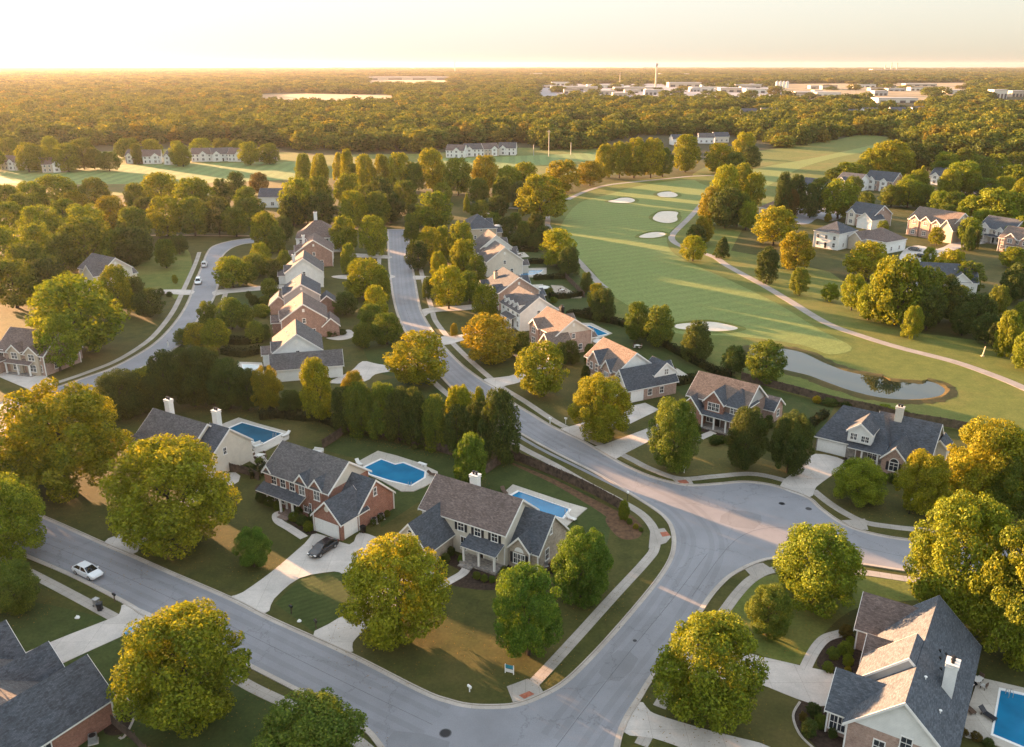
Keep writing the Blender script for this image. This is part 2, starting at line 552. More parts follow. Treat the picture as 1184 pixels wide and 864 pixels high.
def fill(mb, loop, z, m=0, thick=0.0):
    q = [Vector((a[0], a[1], z)) for a in loop]
    area = sum(q[i - 1].x * q[i].y - q[i].x * q[i - 1].y for i in range(len(q)))
    if area < 0: q.reverse()
    for t in tessellate_polygon([q]):
        tri = [q[i] for i in t]
        nz = (tri[1] - tri[0]).cross(tri[2] - tri[0]).z
        mb.poly(tri if nz > 0 else tri[::-1], m, [(p.x, p.y) for p in (tri if nz > 0 else tri[::-1])])
    if thick:
        for i in range(len(q)):
            a, b = q[i - 1], q[i]
            mb.poly([a - Vector((0, 0, thick)), b - Vector((0, 0, thick)), b, a], m)

def offset(line, d):
    """shift a 2d polyline to its left by d"""
    out = []
    for i, p in enumerate(line):
        a, b = line[max(i - 1, 0)], line[min(i + 1, len(line) - 1)]
        t = (b - a)
        t = t.normalized() if t.length > 1e-6 else Vector((1, 0))
        out.append(p + Vector((-t.y, t.x)) * d)
    return out

def strip(mb, line, prof, m=0):
    """sweep profile [(offset left, z)...] along a 2d polyline"""
    rows = [[Vector((q.x, q.y, z)) for q in offset(line, d)] for d, z in prof]
    s = [0.0]
    for a, b in zip(line, line[1:]): s.append(s[-1] + (b - a).length)
    for (r0, (d0, z0)), (r1, (d1, z1)) in zip(zip(rows, prof), zip(rows[1:], prof[1:])):
        for i in range(len(line) - 1):
            q = [r0[i], r0[i + 1], r1[i + 1], r1[i]]
            uv = [(s[i], d0), (s[i + 1], d0), (s[i + 1], d1), (s[i], d1)]
            n = (q[1] - q[0]).cross(q[2] - q[0])
            if n.z < 0: q.reverse(); uv.reverse()
            mb.poly(q, m, uv)
# ================================================================== ground, roads, golf course
def structure(mb, name, mats, smooth=False):
    return tag(mb.build(name, mats, None, smooth), kind='structure')

forest_floor = grass_mat('forest floor', (0.030, 0.032, 0.012), (0.05, 0.048, 0.016), (0.075, 0.055, 0.022), 0.5, None, 0.6)
mb = MB()
ys = [-300, 640, 2500, 14000]
for y0, y1 in zip(ys, ys[1:]):
    xs = [-12500, -700, 700, 12500]
    for x0, x1 in zip(xs, xs[1:]):
        mb.poly([(x0, y0, 0), (x1, y0, 0), (x1, y1, 0), (x0, y1, 0)], 0 if (y0 < 600 and x0 == -700) else 1, [(x0, y0), (x1, y0), (x1, y1), (x0, y1)])
structure(mb, 'ground', [M['lawn'], forest_floor])

def sheet(name, px, material, z, smooth=4, thick=0.0):
    loop = gl(px)
    if smooth: loop = smooth_loop(loop, smooth)
    b = MB()
    fill(b, loop, z, 0, thick)
    return structure(b, name, material)

# ---- kerb lines (photo survey)
A_N = [(-140, 516), (-60, 549), (0, 576), (66, 604), (120, 628), (153, 642), (196, 661), (266, 691), (317, 716.5), (405, 756), (488, 798), (520, 810), (546, 815.5), (580, 816), (600, 813), (624, 804), (653, 787), (690, 751), (730, 706), (760, 669), (774, 646), (778, 628), (776, 612), (770, 601), (757, 589.7), (727.7, 571), (693, 549.8), (640, 523), (602, 502), (560, 478), (525, 452), (497, 420), (470, 386), (458, 360), (452, 330), (449, 300), (448, 265.5)]
B_E = [(471, 265.5), (474, 285), (477, 306.7), (480, 323), (483.5, 343), (487.6, 360), (498, 379), (507, 391), (513, 400), (535, 422.5), (560, 441), (577, 451), (591, 464), (613.6, 478), (639.6, 493.5), (674, 510), (712, 532), (746, 548.5), (778, 558), (799.6, 561), (826, 559.6), (860, 557), (889, 560), (910, 566), (936, 576), (950, 588), (971, 603), (994, 613), (1026, 620.5), (1061, 625), (1130, 630), (1200, 632), (1300, 634)]
D_S = [(1300, 690), (1200, 678), (1130, 669), (1055, 661.6), (991, 652), (940, 646.5), (898, 646), (878, 650), (857, 659.5), (841, 670), (823.5, 689), (805, 716.5), (780, 750), (754, 785.7), (741, 807), (726, 831), (717, 855), (714, 880), (714, 920)]
A_S = [(452, 920), (447, 880), (434, 858), (421, 844), (400, 830), (373, 815), (333, 794), (293, 773.5), (202, 727), (165, 711), (146, 699), (88, 669), (32, 644.6), (0, 631), (-60, 603), (-140, 566)]
lnA, lnB, lnD, lnS = (smooth_line(gl(q)) for q in (A_N, B_E, D_S, A_S))
mb = MB()
fill(mb, lnA + lnB + lnD + lnS, 0.010)
structure(mb, 'road', M['asphalt'])
C_L = [(-140, 502), (-60, 484), (0, 466), (40, 455), (70, 446.5), (100, 436), (126, 427), (152, 414), (178, 397.5), (197, 379), (211, 360), (219, 344), (225, 327), (233, 308), (239, 293), (247, 284.5), (268, 278.5), (293, 275.5), (330, 273)]
C_R = [(330, 279), (295, 281), (279, 283), (265, 289), (256, 299), (252.5, 312.5), (252.5, 330), (245, 350), (230, 369), (213, 394), (197, 407), (178, 418.5), (152, 430.5), (110, 450), (60, 474), (0, 500), (-60, 523), (-140, 552)]
lnCL, lnCR = smooth_line(gl(C_L)), smooth_line(gl(C_R))
mb = MB()
fill(mb, lnCL + lnCR, 0.010)
structure(mb, 'road', M['asphalt'])

mb = MB(); fill(mb, smooth_loop(gl([(914, 247), (922, 242), (940, 240), (958, 242), (975, 250), (960, 256), (945, 253), (935, 259), (918, 258)]), 3), 0.03); structure(mb, 'road', M['asphalt'])
mb = MB(); fill(mb, smooth_loop(gl([(1112, 214), (1130, 210), (1156, 213), (1160, 220), (1130, 224), (1112, 222)]), 3), 0.03); structure(mb, 'road', M['asphalt'])
# ---- kerbs with gutter pan (road lies to the right of lnA walked left->right etc.)
def kerb(line, side):
    s = side
    b = MB()
    strip(b, line, [(-0.50 * s, 0.014), (-0.02 * s, 0.026), (0.0, 0.11), (0.16 * s, 0.12), (0.17 * s, 0.0)])
    return structure(b, 'kerb', M['kerb'])
kerb(lnA, 1); kerb(lnB, 1); kerb(lnD, 1); kerb(lnS, 1); kerb(lnCL, 1); kerb(lnCR, 1)
b = MB()
strip(b, [lnA[-1], lnB[0]], [(-0.3, 0.02), (0.0, 0.12), (0.2, 0.12)])
structure(b, 'kerb', M['kerb'])
# wheel-polished centre seam of the pavement
M['seam'] = simple('pavement seam', (0.10, 0.10, 0.105), 0.8, 0.25, 0.7)
def seam(px, wdt=0.06):
    b = MB(); strip(b, smooth_line(gl(px), 5), [(-wdt / 2, 0.015), (wdt / 2, 0.015)])
    structure(b, 'pavement_seam', M['seam'])
seam([(640, 868), (680, 815), (735, 745), (780, 690), (818, 640)])
seam([(800, 690), (850, 625), (900, 610), (960, 625), (1050, 645)])
seam([(20, 615), (110, 652), (250, 716), (400, 790), (500, 838)], 0.05)
seam([(460, 268), (463, 310), (470, 360), (500, 408), (560, 462), (620, 505), (690, 545), (760, 590)], 0.05)

for q in ([(692, 778), (716, 788), (738, 762), (714, 752)], [(214, 690), (252, 706), (244, 716), (206, 700)], [(845, 590), (880, 596), (872, 612), (832, 604)], [(560, 470), (580, 482), (570, 488), (552, 476)], [(456, 845), (520, 858), (500, 880), (450, 872)]):
    b = MB(); fill(b, smooth_loop(gl(q), 2), 0.0135); structure(b, 'pavement_patch', M['patch'])
M['wear'] = asphalt_mat('wheel-worn asphalt', (0.200, 0.200, 0.212))
def wear(px, offs, wd=0.75):
    ln = smooth_line(gl(px), 5)
    for k in offs:
        b = MB(); strip(b, offset(ln, k), [(-wd / 2, 0.0118), (wd / 2, 0.0118)]); structure(b, 'wheel_track', M['wear'])
wear([(-20, 603), (110, 652), (250, 716), (400, 790), (500, 838)], (-3.1, -1.5, 1.5, 3.1))
wear([(460, 268), (463, 310), (470, 360), (500, 408), (560, 462), (620, 505), (690, 540), (745, 567), (790, 592), (812, 632), (778, 700), (738, 752), (690, 812), (655, 860)], (-2.6, -1.2, 1.4, 2.8))
# ---- sidewalks
def walk(px, wd=1.4, name='sidewalk', material='walk', z=0.03, n=6):
    b = MB()
    strip(b, smooth_line(gl(px), n), [(-wd / 2 - 0.01, 0.0), (-wd / 2, z), (wd / 2, z), (wd / 2 + 0.01, 0.0)])
    return structure(b, name, M[material])
walk([(-20, 636), (30, 660), (80, 686), (132, 714)])
walk([(168, 730), (202, 746), (250, 771), (292, 795), (330, 813), (357, 826), (400, 848), (440, 880)])
walk([(603, 800), (620, 787), (666.5, 737), (709, 690), (746, 650), (757, 634), (757, 614), (743.7, 596), (720, 581), (680, 560), (640, 537), (600, 516), (560, 490), (521, 459), (495, 435), (475, 408)])
walk([(438, 320), (438, 309), (439, 290)])
walk([(485, 300), (486, 309), (490, 326), (494, 340), (499, 356), (503, 370), (514.6, 386), (523, 396.5), (544, 417), (568, 438), (582, 449), (606.7, 464), (638, 485), (656, 495), (688, 511.5), (725, 528.5), (751.6, 542), (786, 553.5), (826, 551), (869, 548), (905, 555), (920, 562)])
walk([(940, 567), (965, 586), (997, 603), (1029, 609), (1066, 613), (1130, 619), (1200, 622)])
walk([(762, 818), (800, 757), (829, 718.5), (853, 686), (872, 668), (895, 659), (940, 657), (994, 661.5), (1055, 670.5), (1110, 677)])
walk([(741, 862), (752, 842), (758, 830)])
walk([(230.5, 291.7), (225.7, 305.5), (212.5, 334.7), (200, 360), (183, 382.6), (166, 398), (135, 417), (100, 431), (72, 440.6), (50, 447)])
walk([(262.5, 333), (255.5, 354), (240, 378), (218, 401.7), (200, 415)])
# ramps at the corners with red tactile pads
sheet('sidewalk', [(586, 794), (610, 785), (622, 790), (628, 800), (612, 808), (593, 812)], M['walk'], 0.034, 0, 0.03)
sheet('sidewalk', [(752, 613), (768, 611), (776, 621), (770, 628), (750, 634)], M['walk'], 0.036, 0, 0.03)
sheet('sidewalk', [(776, 553), (797, 552), (802, 560), (784, 560)], M['walk'], 0.036, 0, 0.03)
sheet('sidewalk', [(973, 602), (1000, 600), (1004, 613), (990, 612)], M['walk'], 0.036, 0, 0.03)
sheet('sidewalk', [(858, 655), (882, 651), (895, 660), (872, 670)], M['walk'], 0.036, 0, 0.03)
def pad(px, label):
    b = MB(); fill(b, gl(px), 0.055, 0, 0.03)
    tag(b.build('tactile_pad', M['tile_red']), label, 'tactile pad')
pad([(600, 804.5), (612, 799.5), (618, 803), (606, 808.5)], 'red tactile pad at the kerb ramp of the lower street corner lawn')
pad([(763, 616), (771, 615), (775, 619.5), (766, 621)], 'red tactile pad at the kerb ramp inside the road bend')
pad([(783, 556), (793, 555), (797, 559), (787, 560)], 'red tactile pad across the road, where the cul-de-sac begins')

# ---- driveways
DRV = [
 [(145, 698.5), (184, 715), (166, 722.5), (154, 730), (73, 767), (40, 785), (6, 768), (58, 743), (124, 717), (138, 710)],
 [(121, 627), (153, 641), (170, 624), (215, 590), (276, 557), (262, 547), (205, 582), (160, 608), (144, 616)],
 [(268, 692), (306.6, 709), (317, 692.6), (346.5, 668.6), (386.5, 661), (401, 662), (437, 634), (444, 626), (416, 616), (404, 630), (366, 617), (352, 629), (314.6, 661), (281, 685)],
 [(362.5, 734.5), (405, 754.5), (408, 743), (425, 726), (470, 692), (502, 662), (455, 648), (430, 684), (405, 706), (380, 722)],
 [(797, 728), (820, 742), (866, 756), (930, 771), (967, 782), (958, 816), (921, 808), (869, 789), (800, 783), (762, 771)],
 [(739, 812), (752, 823), (770, 830), (820, 845), (900, 868), (900, 905), (840, 892), (790, 866), (756, 854), (720, 846)],
 [(902, 562), (925, 541), (943, 525), (977, 533), (968, 545), (944, 563), (936, 575)],
 [(648, 496), (674, 509), (691, 499), (727, 491), (762, 474), (746, 466), (728, 470), (700, 481), (664, 492)],
 [(686, 517), (712, 531), (724, 524), (775, 498), (802, 487), (787, 479), (746, 496.5), (699, 514)],
 [(559, 439.5), (574, 450), (585, 446), (605, 440.7), (652, 420), (641, 411), (599, 432), (573, 437)],
 [(507, 390), (513, 399), (538, 393), (585, 381), (583, 374), (530, 388)],
 [(487, 359), (491, 366), (501, 361), (545, 358), (590, 350), (588, 345), (544, 352.5), (500, 356)],
 [(479, 319), (480.5, 323.5), (502, 321.5), (548, 319), (548, 315.5), (500, 319.5)],
 [(380, 443), (422, 441), (434, 433), (460, 429), (500, 428), (494, 420), (457, 423), (436, 421), (419, 418), (405, 430)],
 [(377, 391), (391, 393.5), (406, 391), (409, 385), (404, 381.5), (397, 383), (390, 389)],
 [(383, 320), (402, 323), (452, 322), (451, 318), (402, 318)],
 [(400, 293), (400, 296.5), (448, 299), (448, 295.5)],
 [(180, 335.5), (222, 335.5), (220, 341), (198, 340), (180, 338.5)],
 [(251, 335.5), (308, 330.5), (330, 329.5), (330, 333), (265, 339), (248, 342)],
 [(-10, 420), (12, 417), (66, 443), (46, 456), (30, 449), (-10, 431)],
 [(1047, 288), (1062, 284), (1084, 288), (1105, 280), (1150, 274), (1150, 279), (1110, 287), (1085, 297), (1062, 303), (1040, 300)],
]
for i, q in enumerate(DRV):
    sheet('driveway', q, M['drive'], 0.045, 3 if i not in (7, 8) else 0, 0.04)
FW = [
 ([(352, 622), (335, 611), (322, 603), (320, 595), (329, 592)], 1.3),          # brick house front walk
 ([(500, 683), (520, 672), (534, 664), (540, 657)], 1.3),                      # stone house front walk
 ([(930, 775), (942, 752), (955, 738), (975, 732)], 1.3),
 ([(594, 409), (606, 417)], 1.2),
 ([(8, 421), (30, 424), (44, 420), (48, 411)], 1.2),
 ([(968, 540), (985, 543), (1000, 545)], 1.2),
 ([(803, 510), (815, 504), (825, 500)], 1.5),
]
for q, wd in FW: walk(q, wd, 'garden_path', 'drive', 0.05)
# planting beds
BEDS = [
 [(297, 572), (325, 586), (330, 600), (345, 612), (364, 620), (368, 606), (366, 595), (330, 570), (300, 560)],
 [(505, 647), (523, 655), (535, 664), (520, 674), (537, 680), (575, 682), (602, 668), (640, 664), (655, 655), (648, 640), (600, 648), (560, 655), (525, 640), (512, 630)],
 [(945, 770), (950, 752), (965, 738), (988, 735), (996, 760), (985, 785), (965, 779)],
 [(922, 815), (935, 808), (958, 822), (985, 850), (990, 890), (960, 880), (935, 855), (918, 838)],
 [(130, 815), (147, 808), (155, 822), (150, 840), (138, 850), (120, 846)],
 [(975, 535), (1000, 545), (1030, 556), (1050, 555), (1045, 545), (1005, 530), (980, 527)],
 [(810, 498), (830, 503), (850, 515), (880, 505), (870, 490), (830, 485)],
 [(18, 405), (42, 412), (46, 405), (40, 396)],
]
for q in BEDS: sheet('planting_bed', q, M['mulch'], 0.018, 5)
sheet('planting_bed', [(598, 540), (640, 560), (690, 590), (722, 612), (742, 610), (730, 596), (716, 592), (680, 574), (640, 554), (592, 535)], M['pinestraw'], 0.018, 5)
sheet('planting_bed', [(700, 600), (722, 596), (742, 608), (738, 622), (716, 622)], M['pinestraw'], 0.020, 5)
b = MB(); strip(b, smooth_loop(gl([(128, 812), (147, 808), (156, 822), (150, 842), (138, 853)]), 5)[:21], [(-0.12, 0.0), (-0.12, 0.09), (0.12, 0.09), (0.12, 0.0)])
structure(b, 'bed_edging', M['kerb'])
b = MB(); strip(b, smooth_line(gl([(925, 812), (917, 828), (925, 850), (945, 870), (960, 890)]), 5), [(-0.12, 0.0), (-0.12, 0.09), (0.12, 0.09), (0.12, 0.0)])
structure(b, 'bed_edging', M['kerb'])

# ---- mown yards
sheet('lawn', [(60, 772), (154, 732), (200, 752), (290, 802), (420, 872), (430, 930), (0, 930), (0, 810)], M['lawn_plain'], 0.006)
sheet('lawn', [(318, 698), (346, 670), (387, 662), (420, 655), (430, 684), (405, 706), (364, 732)], M['lawn_green'], 0.006, 0)
sheet('lawn', [(373, 520), (405, 500), (525, 528), (562, 548), (580, 537), (592, 533), (640, 552), (685, 573), (708, 600), (700, 640), (655, 665), (620, 650), (560, 590), (500, 570), (440, 610), (440, 560), (410, 530)], M['lawn_plain'], 0.006, 0)
sheet('lawn', [(690, 366), (770, 396), (830, 426), (880, 447), (965, 470), (945, 508), (900, 470), (850, 440), (790, 458), (770, 440), (730, 410), (660, 370)], M['lawn_plain'], 0.006, 0)
sheet('lawn', [(560, 300), (620, 290), (660, 310), (690, 345), (690, 366), (640, 375), (600, 350)], M['lawn_plain'], 0.005, 0)
sheet('lawn', [(0, 690), (60, 700), (128, 716), (60, 742), (0, 770)], M['lawn_plain'], 0.006, 0)
sheet('lawn', [(830, 715), (870, 672), (940, 662), (1060, 674), (1110, 690), (1000, 700), (950, 735), (930, 768), (868, 752)], M['rough'], 0.006)
sheet('lawn', [(750, 545), (690, 512), (780, 500), (850, 520), (920, 545), (900, 552), (826, 548), (790, 551)], M['lawn_dry'], 0.006)
sheet('lawn', [(150, 300), (210, 285), (222, 310), (205, 345), (190, 335), (150, 330)], M['rough'], 0.006)
sheet('lawn', [(260, 340), (330, 336), (330, 360), (300, 365), (262, 350)], M['lawn_plain'], 0.006)
sheet('lawn', [(420, 400), (450, 395), (480, 430), (440, 432)], M['lawn_plain'], 0.006)
sheet('lawn', [(435, 445), (490, 434), (520, 462), (500, 470)], M['lawn_plain'], 0.006)

# ---- golf course
sheet('golf_rough', [(600, 262), (630, 240), (660, 225), (700, 213), (760, 205), (830, 204), (880, 200), (930, 195), (960, 230), (900, 262), (860, 262), (845, 290), (900, 300), (960, 315), (1010, 350), (1060, 385), (1140, 395), (1240, 420), (1240, 560), (1130, 501), (1043, 486), (968, 469), (886, 448), (840, 432), (762, 394), (720, 374), (690, 350), (668, 315), (640, 290)], M['rough'], 0.02, 0)
sheet('fairway', [(668, 236), (700, 226), (745, 214), (800, 208), (826, 216), (818, 232), (790, 255), (772, 272), (776, 290), (800, 305), (845, 325), (900, 352), (945, 380), (985, 402), (960, 410), (930, 400), (880, 392), (830, 388), (780, 385), (742, 362), (706, 340), (684, 312), (660, 292), (646, 268)], M['fairway'], 0.04)

sheet('lawn', [(850, 436), (885, 425), (905, 432), (950, 455), (1020, 470), (1090, 468), (1150, 460), (1240, 470), (1240, 560), (1130, 500), (1043, 485), (968, 468), (886, 446)], M['rough'], 0.03)
sheet('fairway', [(826, 208), (850, 200), (890, 192), (940, 183), (1000, 170), (1022, 165), (1010, 173), (960, 184), (925, 195), (900, 208), (870, 225), (850, 225)], M['fairway'], 0.06)
sheet('field', [(-60, 196), (60, 192), (200, 190), (345, 187), (352, 206), (330, 217), (200, 219), (60, 219), (-60, 222)], M['field'], 0.08, 0)
sheet('field', [(495, 184), (560, 182), (640, 179), (700, 176), (712, 183), (640, 190), (590, 194), (500, 196)], M['field'], 0.08, 0)
sheet('golf_rough', [(800, 206), (830, 188), (870, 176), (905, 171), (965, 162), (1000, 156), (1042, 163), (1022, 176), (985, 192), (960, 204), (930, 216), (870, 228)], M['rough'], 0.05)
sheet('golf_rough', [(-70, 190), (60, 178), (200, 172), (345, 177), (360, 206), (330, 226), (-70, 226)], M['rough'], 0.05, 0)
sheet('golf_rough', [(490, 178), (600, 171), (715, 172), (725, 200), (640, 212), (560, 214), (480, 210), (360, 206), (345, 180)], M['rough'], 0.05, 0)
sheet('field', [(-60, 214), (200, 213), (340, 208), (335, 218), (200, 221), (-60, 224)], M['lawn_dry'], 0.10, 0)
sheet('dirt_path', [(-60, 199), (0, 205), (14, 209), (18, 212), (-60, 212)], M['dirtpath'], 0.12, 3)
for q in ([(755, 252), (760, 246.5), (767, 244.6), (777, 244.6), (784, 246), (782.5, 250), (783, 255), (775, 258), (765, 257.5), (757, 255)],
          [(739, 274), (748, 270), (760, 268.5), (769, 270), (767, 273), (757, 275), (746, 275.3)],
          [(703, 233), (711, 231), (718, 229), (728, 229), (734, 231.5), (731, 234), (722, 235), (711, 234.5)],
          [(760, 224.5), (766, 222.3), (776, 222), (783.5, 225.5), (780, 228), (771, 228.2), (763, 227.5)],
          [(781, 376), (795, 374), (821, 372.5), (842, 376), (853, 379.7), (845, 382.3), (826, 383.3), (802, 382), (783, 380)]):
    lp = smooth_loop(gl(q), 5)
    b = MB(); fill(b, lp, 0.09)
    tag(b.build('sand_bunker', M['sand']), kind='structure')
    # turf lip round the far side of the sand
    cen = sum(lp, Vector((0, 0))) / len(lp)
    b = MB()
    ring = []
    for p in lp:
        dv = (p - cen).normalized()
        k = 0.25 + 0.75 * max(0, dv.y)
        ring.append((p, p + dv * 0.5, p + dv * 2.2, 0.55 * k))
    for (p0, q0, r0, h0), (p1, q1, r1, h1) in zip(ring, ring[1:] + ring[:1]):
        for a, c, e, g2 in (((p0, .085), (p1, .085), (q1, h1), (q0, h0)), ((q0, h0), (q1, h1), (r1, .06), (r0, .06))):
            f = [Vector((*t[0], t[1])) for t in (a, c, e, g2)]
            if (f[1] - f[0]).cross(f[2] - f[0]).z < 0: f.reverse()
            b.poly(f)
    structure(b, 'bunker_lip', M['rough'], True)
walk([(562, 248), (565, 246.6), (584, 241), (604, 241.5)], 2.6, 'cart_path', 'path', 0.06)
walk([(656, 231), (678, 221), (704, 214), (739, 210), (773.6, 206.5), (800, 204), (830, 203)], 2.8, 'cart_path', 'path', 0.07)
walk([(632, 246), (633.5, 255), (634, 262), (648, 282), (665, 298), (690, 325), (700, 333)], 2.3, 'cart_path', 'path', 0.06)
walk([(826, 214), (818, 228), (809, 238.6), (797, 252), (786, 262.6), (778, 271), (777, 277), (784, 283), (800, 289), (826, 297.5), (842, 308), (883.6, 330.7), (912.6, 348), (956, 374), (1000, 390), (1043, 403), (1101.5, 418), (1145, 433), (1184, 449), (1260, 485)], 2.6, 'cart_path', 'path', 0.06)
walk([(170, 272.5), (195, 272), (250, 272.5), (300, 273)], 2.2, 'dirt_path', 'dirtpath', 0.05)
# pond with a reedy bank
POND = [(866, 406), (878, 402.5), (898, 402.5), (927, 407.7), (956, 421), (985, 431), (1029, 437.5), (1072, 441), (1089, 447), (1093, 453), (1084, 459), (1055, 462.5), (1020, 460.5), (985, 452.5), (956, 442.5), (933, 434), (904, 427), (880, 418)]
lp = smooth_loop(gl(POND), 5)
b = MB(); fill(b, lp, 0.06)
structure(b, 'pond_water', M['pond'])
M['bank'] = grass_mat('pond bank', (0.045, 0.05, 0.014), (0.075, 0.06, 0.02), (0.12, 0.08, 0.03), 0.7)
b = MB()
rb = random.Random(3)
cen = sum(lp, Vector((0, 0))) / len(lp)
ring = []
for i, p in enumerate(lp):
    t = (lp[(i + 1) % len(lp)] - lp[i - 1]).normalized()
    nrm = Vector((t.y, -t.x))
    if (p + nrm - cen).length < (p - cen).length: nrm = -nrm
    ring.append((p - nrm * 0.15, p + nrm * (0.5 + rb.random() * 0.4), p + nrm * (2.0 + rb.random()), 0.14 + rb.random() * 0.14))
for (p0, q0, r0, h0), (p1, q1, r1, h1) in zip(ring, ring[1:] + ring[:1]):
    for a, c, e, g2 in (((p0, .05), (p1, .05), (q1, h1), (q0, h0)), ((q0, h0), (q1, h1), (r1, .035), (r0, .035))):
        f = [Vector((*t[0], t[1])) for t in (a, c, e, g2)]
        if (f[1] - f[0]).cross(f[2] - f[0]).z < 0: f.reverse()
        b.poly(f)
structure(b, 'pond_bank', M['bank'], True)
# distant open land
sheet('field', [(296, 126), (300, 109.5), (372, 109), (452, 110), (460, 124)], M['drygrass'], 0.4, 0)
sheet('field', [(900, 119), (908, 97.5), (1010, 96.5), (1120, 96), (1120, 118)], M['drygrass'], 0.4, 0)
sheet('yard', [(622, 120), (626, 97.6), (700, 97.2), (900, 97), (908, 119)], M['asphalt'], 0.4, 0)
sheet('field', [(420, 100.5), (426, 90), (520, 90), (524, 100.5)], M['drygrass'], 0.4, 0)
# ================================================================== trees
def make_crown(seed, nleaf, leaf, lobes=9, shape='round', inner=0.5):
    """unit crown: 1 wide, z 0..1; leaf-sized faces through lumpy clumps"""
    r = random.Random(seed)
    L = []
    def prof(t):                       # half width of the crown at height t
        if shape == 'round':   return 0.5 * (min(1.0, 0.52 + 1.45 * t) if t < 0.33 else math.sqrt(max(0, 1 - ((t - 0.33) / 0.69) ** 2)) ** 1.05)
        if shape == 'broad':   return 0.5 * (min(1.0, 0.60 + 1.4 * t) if t < 0.29 else math.sqrt(max(0, 1 - ((t - 0.29) / 0.73) ** 2)) ** 0.95)
        if shape == 'oval':    return 0.5 * math.sqrt(max(0, 1 - ((t - 0.40) / 0.61) ** 2)) ** 1.1
        if shape == 'cone':    return 0.5 * min(1.0, (t + 0.10) / 0.18) * (1.02 - t) ** 0.72
    L.append((Vector((0, 0, 0.42)), 0.33, 0.38))
    N = lobes * 6
    for k in range(N):
        t = 0.03 + 0.93 * ((k + 0.5) / N) ** 0.92 + r.uniform(-.02, .02)
        a = k * 2.39996 + r.uniform(-.5, .5)
        pr = prof(t)
        rad = (0.055 + 0.115 * r.random() ** 1.3) * (1.0 if shape != 'cone' else 0.75)
        rr = max(0.0, pr - rad * 0.75) * (0.80 + 0.28 * r.random())
        L.append((Vector((rr * math.cos(a), rr * math.sin(a), min(t, 0.985 - rad * 0.8))), rad, rad * (0.75 + 0.3 * r.random())))
    wts = [l[1] * l[1] for l in L]
    wts[0] *= inner * 3
    tot = sum(wts)
    v, f = [], []
    acc = []
    s = 0
    for w_ in wts: s += w_ / tot; acc.append(s)
    import bisect
    for i in range(nleaf):
        c, rx, rz = L[min(bisect.bisect(acc, r.random()), len(L) - 1)]
        d = Vector((r.gauss(0, 1), r.gauss(0, 1), r.gauss(0, 1))).normalized()
        q = 0.72 + 0.34 * r.random() ** 0.8
        if r.random() < 0.15: q *= 0.75
        p = c + Vector((d.x * rx * q, d.y * rx * q, d.z * rz * q))
        if p.z < 0.0: p.z = r.random() * 0.05
        n = (d * 0.9 + Vector((r.gauss(0, .6), r.gauss(0, .6), r.gauss(0, .6) + 0.25))).normalized()
        a = n.cross(Vector((r.gauss(0, 1), r.gauss(0, 1), r.gauss(0, 1)))).normalized()
        b = n.cross(a)
        sz = leaf * (0.55 + 0.9 * r.random())
        j = len(v)
        v += [p + a * sz, p + b * sz * 0.62 + n * sz * .18, p - a * sz, p - b * sz * 0.62 + n * sz * .18]
        f.append((j, j + 1, j + 2, j + 3))
    me = bpy.data.meshes.new('crown')
    me.from_pydata([tuple(x) for x in v], [], f)
    me.materials.append(M['leaf'])
    me.update()
    return me

def make_trunk(seed, spread=0.28, top=0.75):
    """unit trunk with limbs: total tree height 1; x/y in units of crown width"""
    r = random.Random(seed)
    b = MB()
    b.tube([(0, 0, -0.01), (0.004, 0.003, 0.05), (0.006, -0.004, 0.22), (-0.004, 0.006, 0.45), (0.0, 0.0, top)], [0.042, 0.030, 0.024, 0.015, 0.005], 8)
    for k in range(7):
        a = k * 2.4 + r.random()
        z0 = 0.2 + 0.06 * k
        e = spread * (0.8 + 0.4 * r.random())
        b.tube([(0, 0, z0), (math.cos(a) * e * .5, math.sin(a) * e * .5, z0 + 0.10), (math.cos(a) * e, math.sin(a) * e, z0 + 0.24 + 0.05 * r.random())], [0.014, 0.009, 0.003], 6)
    return b.mesh('trunk', M['bark'])

CROWNS = {
    'hi': [make_crown(11 + i, 38000, 0.0122, 9 + i % 3, s) for i, s in enumerate(('round', 'broad', 'round', 'broad', 'round', 'broad', 'oval'))],
    'oval': [make_crown(31 + i, 13000, 0.020, 10, 'oval') for i in range(3)],
    'mid': [make_crown(41 + i, 8500, 0.0225, 9, s) for i, s in enumerate(('round', 'broad', 'round', 'broad', 'round', 'oval'))],
    'cone': [make_crown(61 + i, 5000, 0.030, 9, 'cone') for i in range(2)],
}
TRUNKS = [make_trunk(5 + i) for i in range(3)]
LEAFCOL = {
    'G': (0.195, 0.215, 0.014), 'Y': (0.158, 0.200, 0.016), 'M': (0.102, 0.142, 0.019),
    'D': (0.060, 0.090, 0.020), 'O': (0.205, 0.188, 0.016), 'B': (0.105, 0.082, 0.02), 'L': (0.090, 0.156, 0.018),
}
CWORD = {'G': 'golden', 'Y': 'yellow-green', 'M': 'olive green', 'D': 'dark green', 'O': 'orange-tinged', 'B': 'bronze-brown', 'L': 'fresh green'}
trees_made = []
rt = random.Random(99)

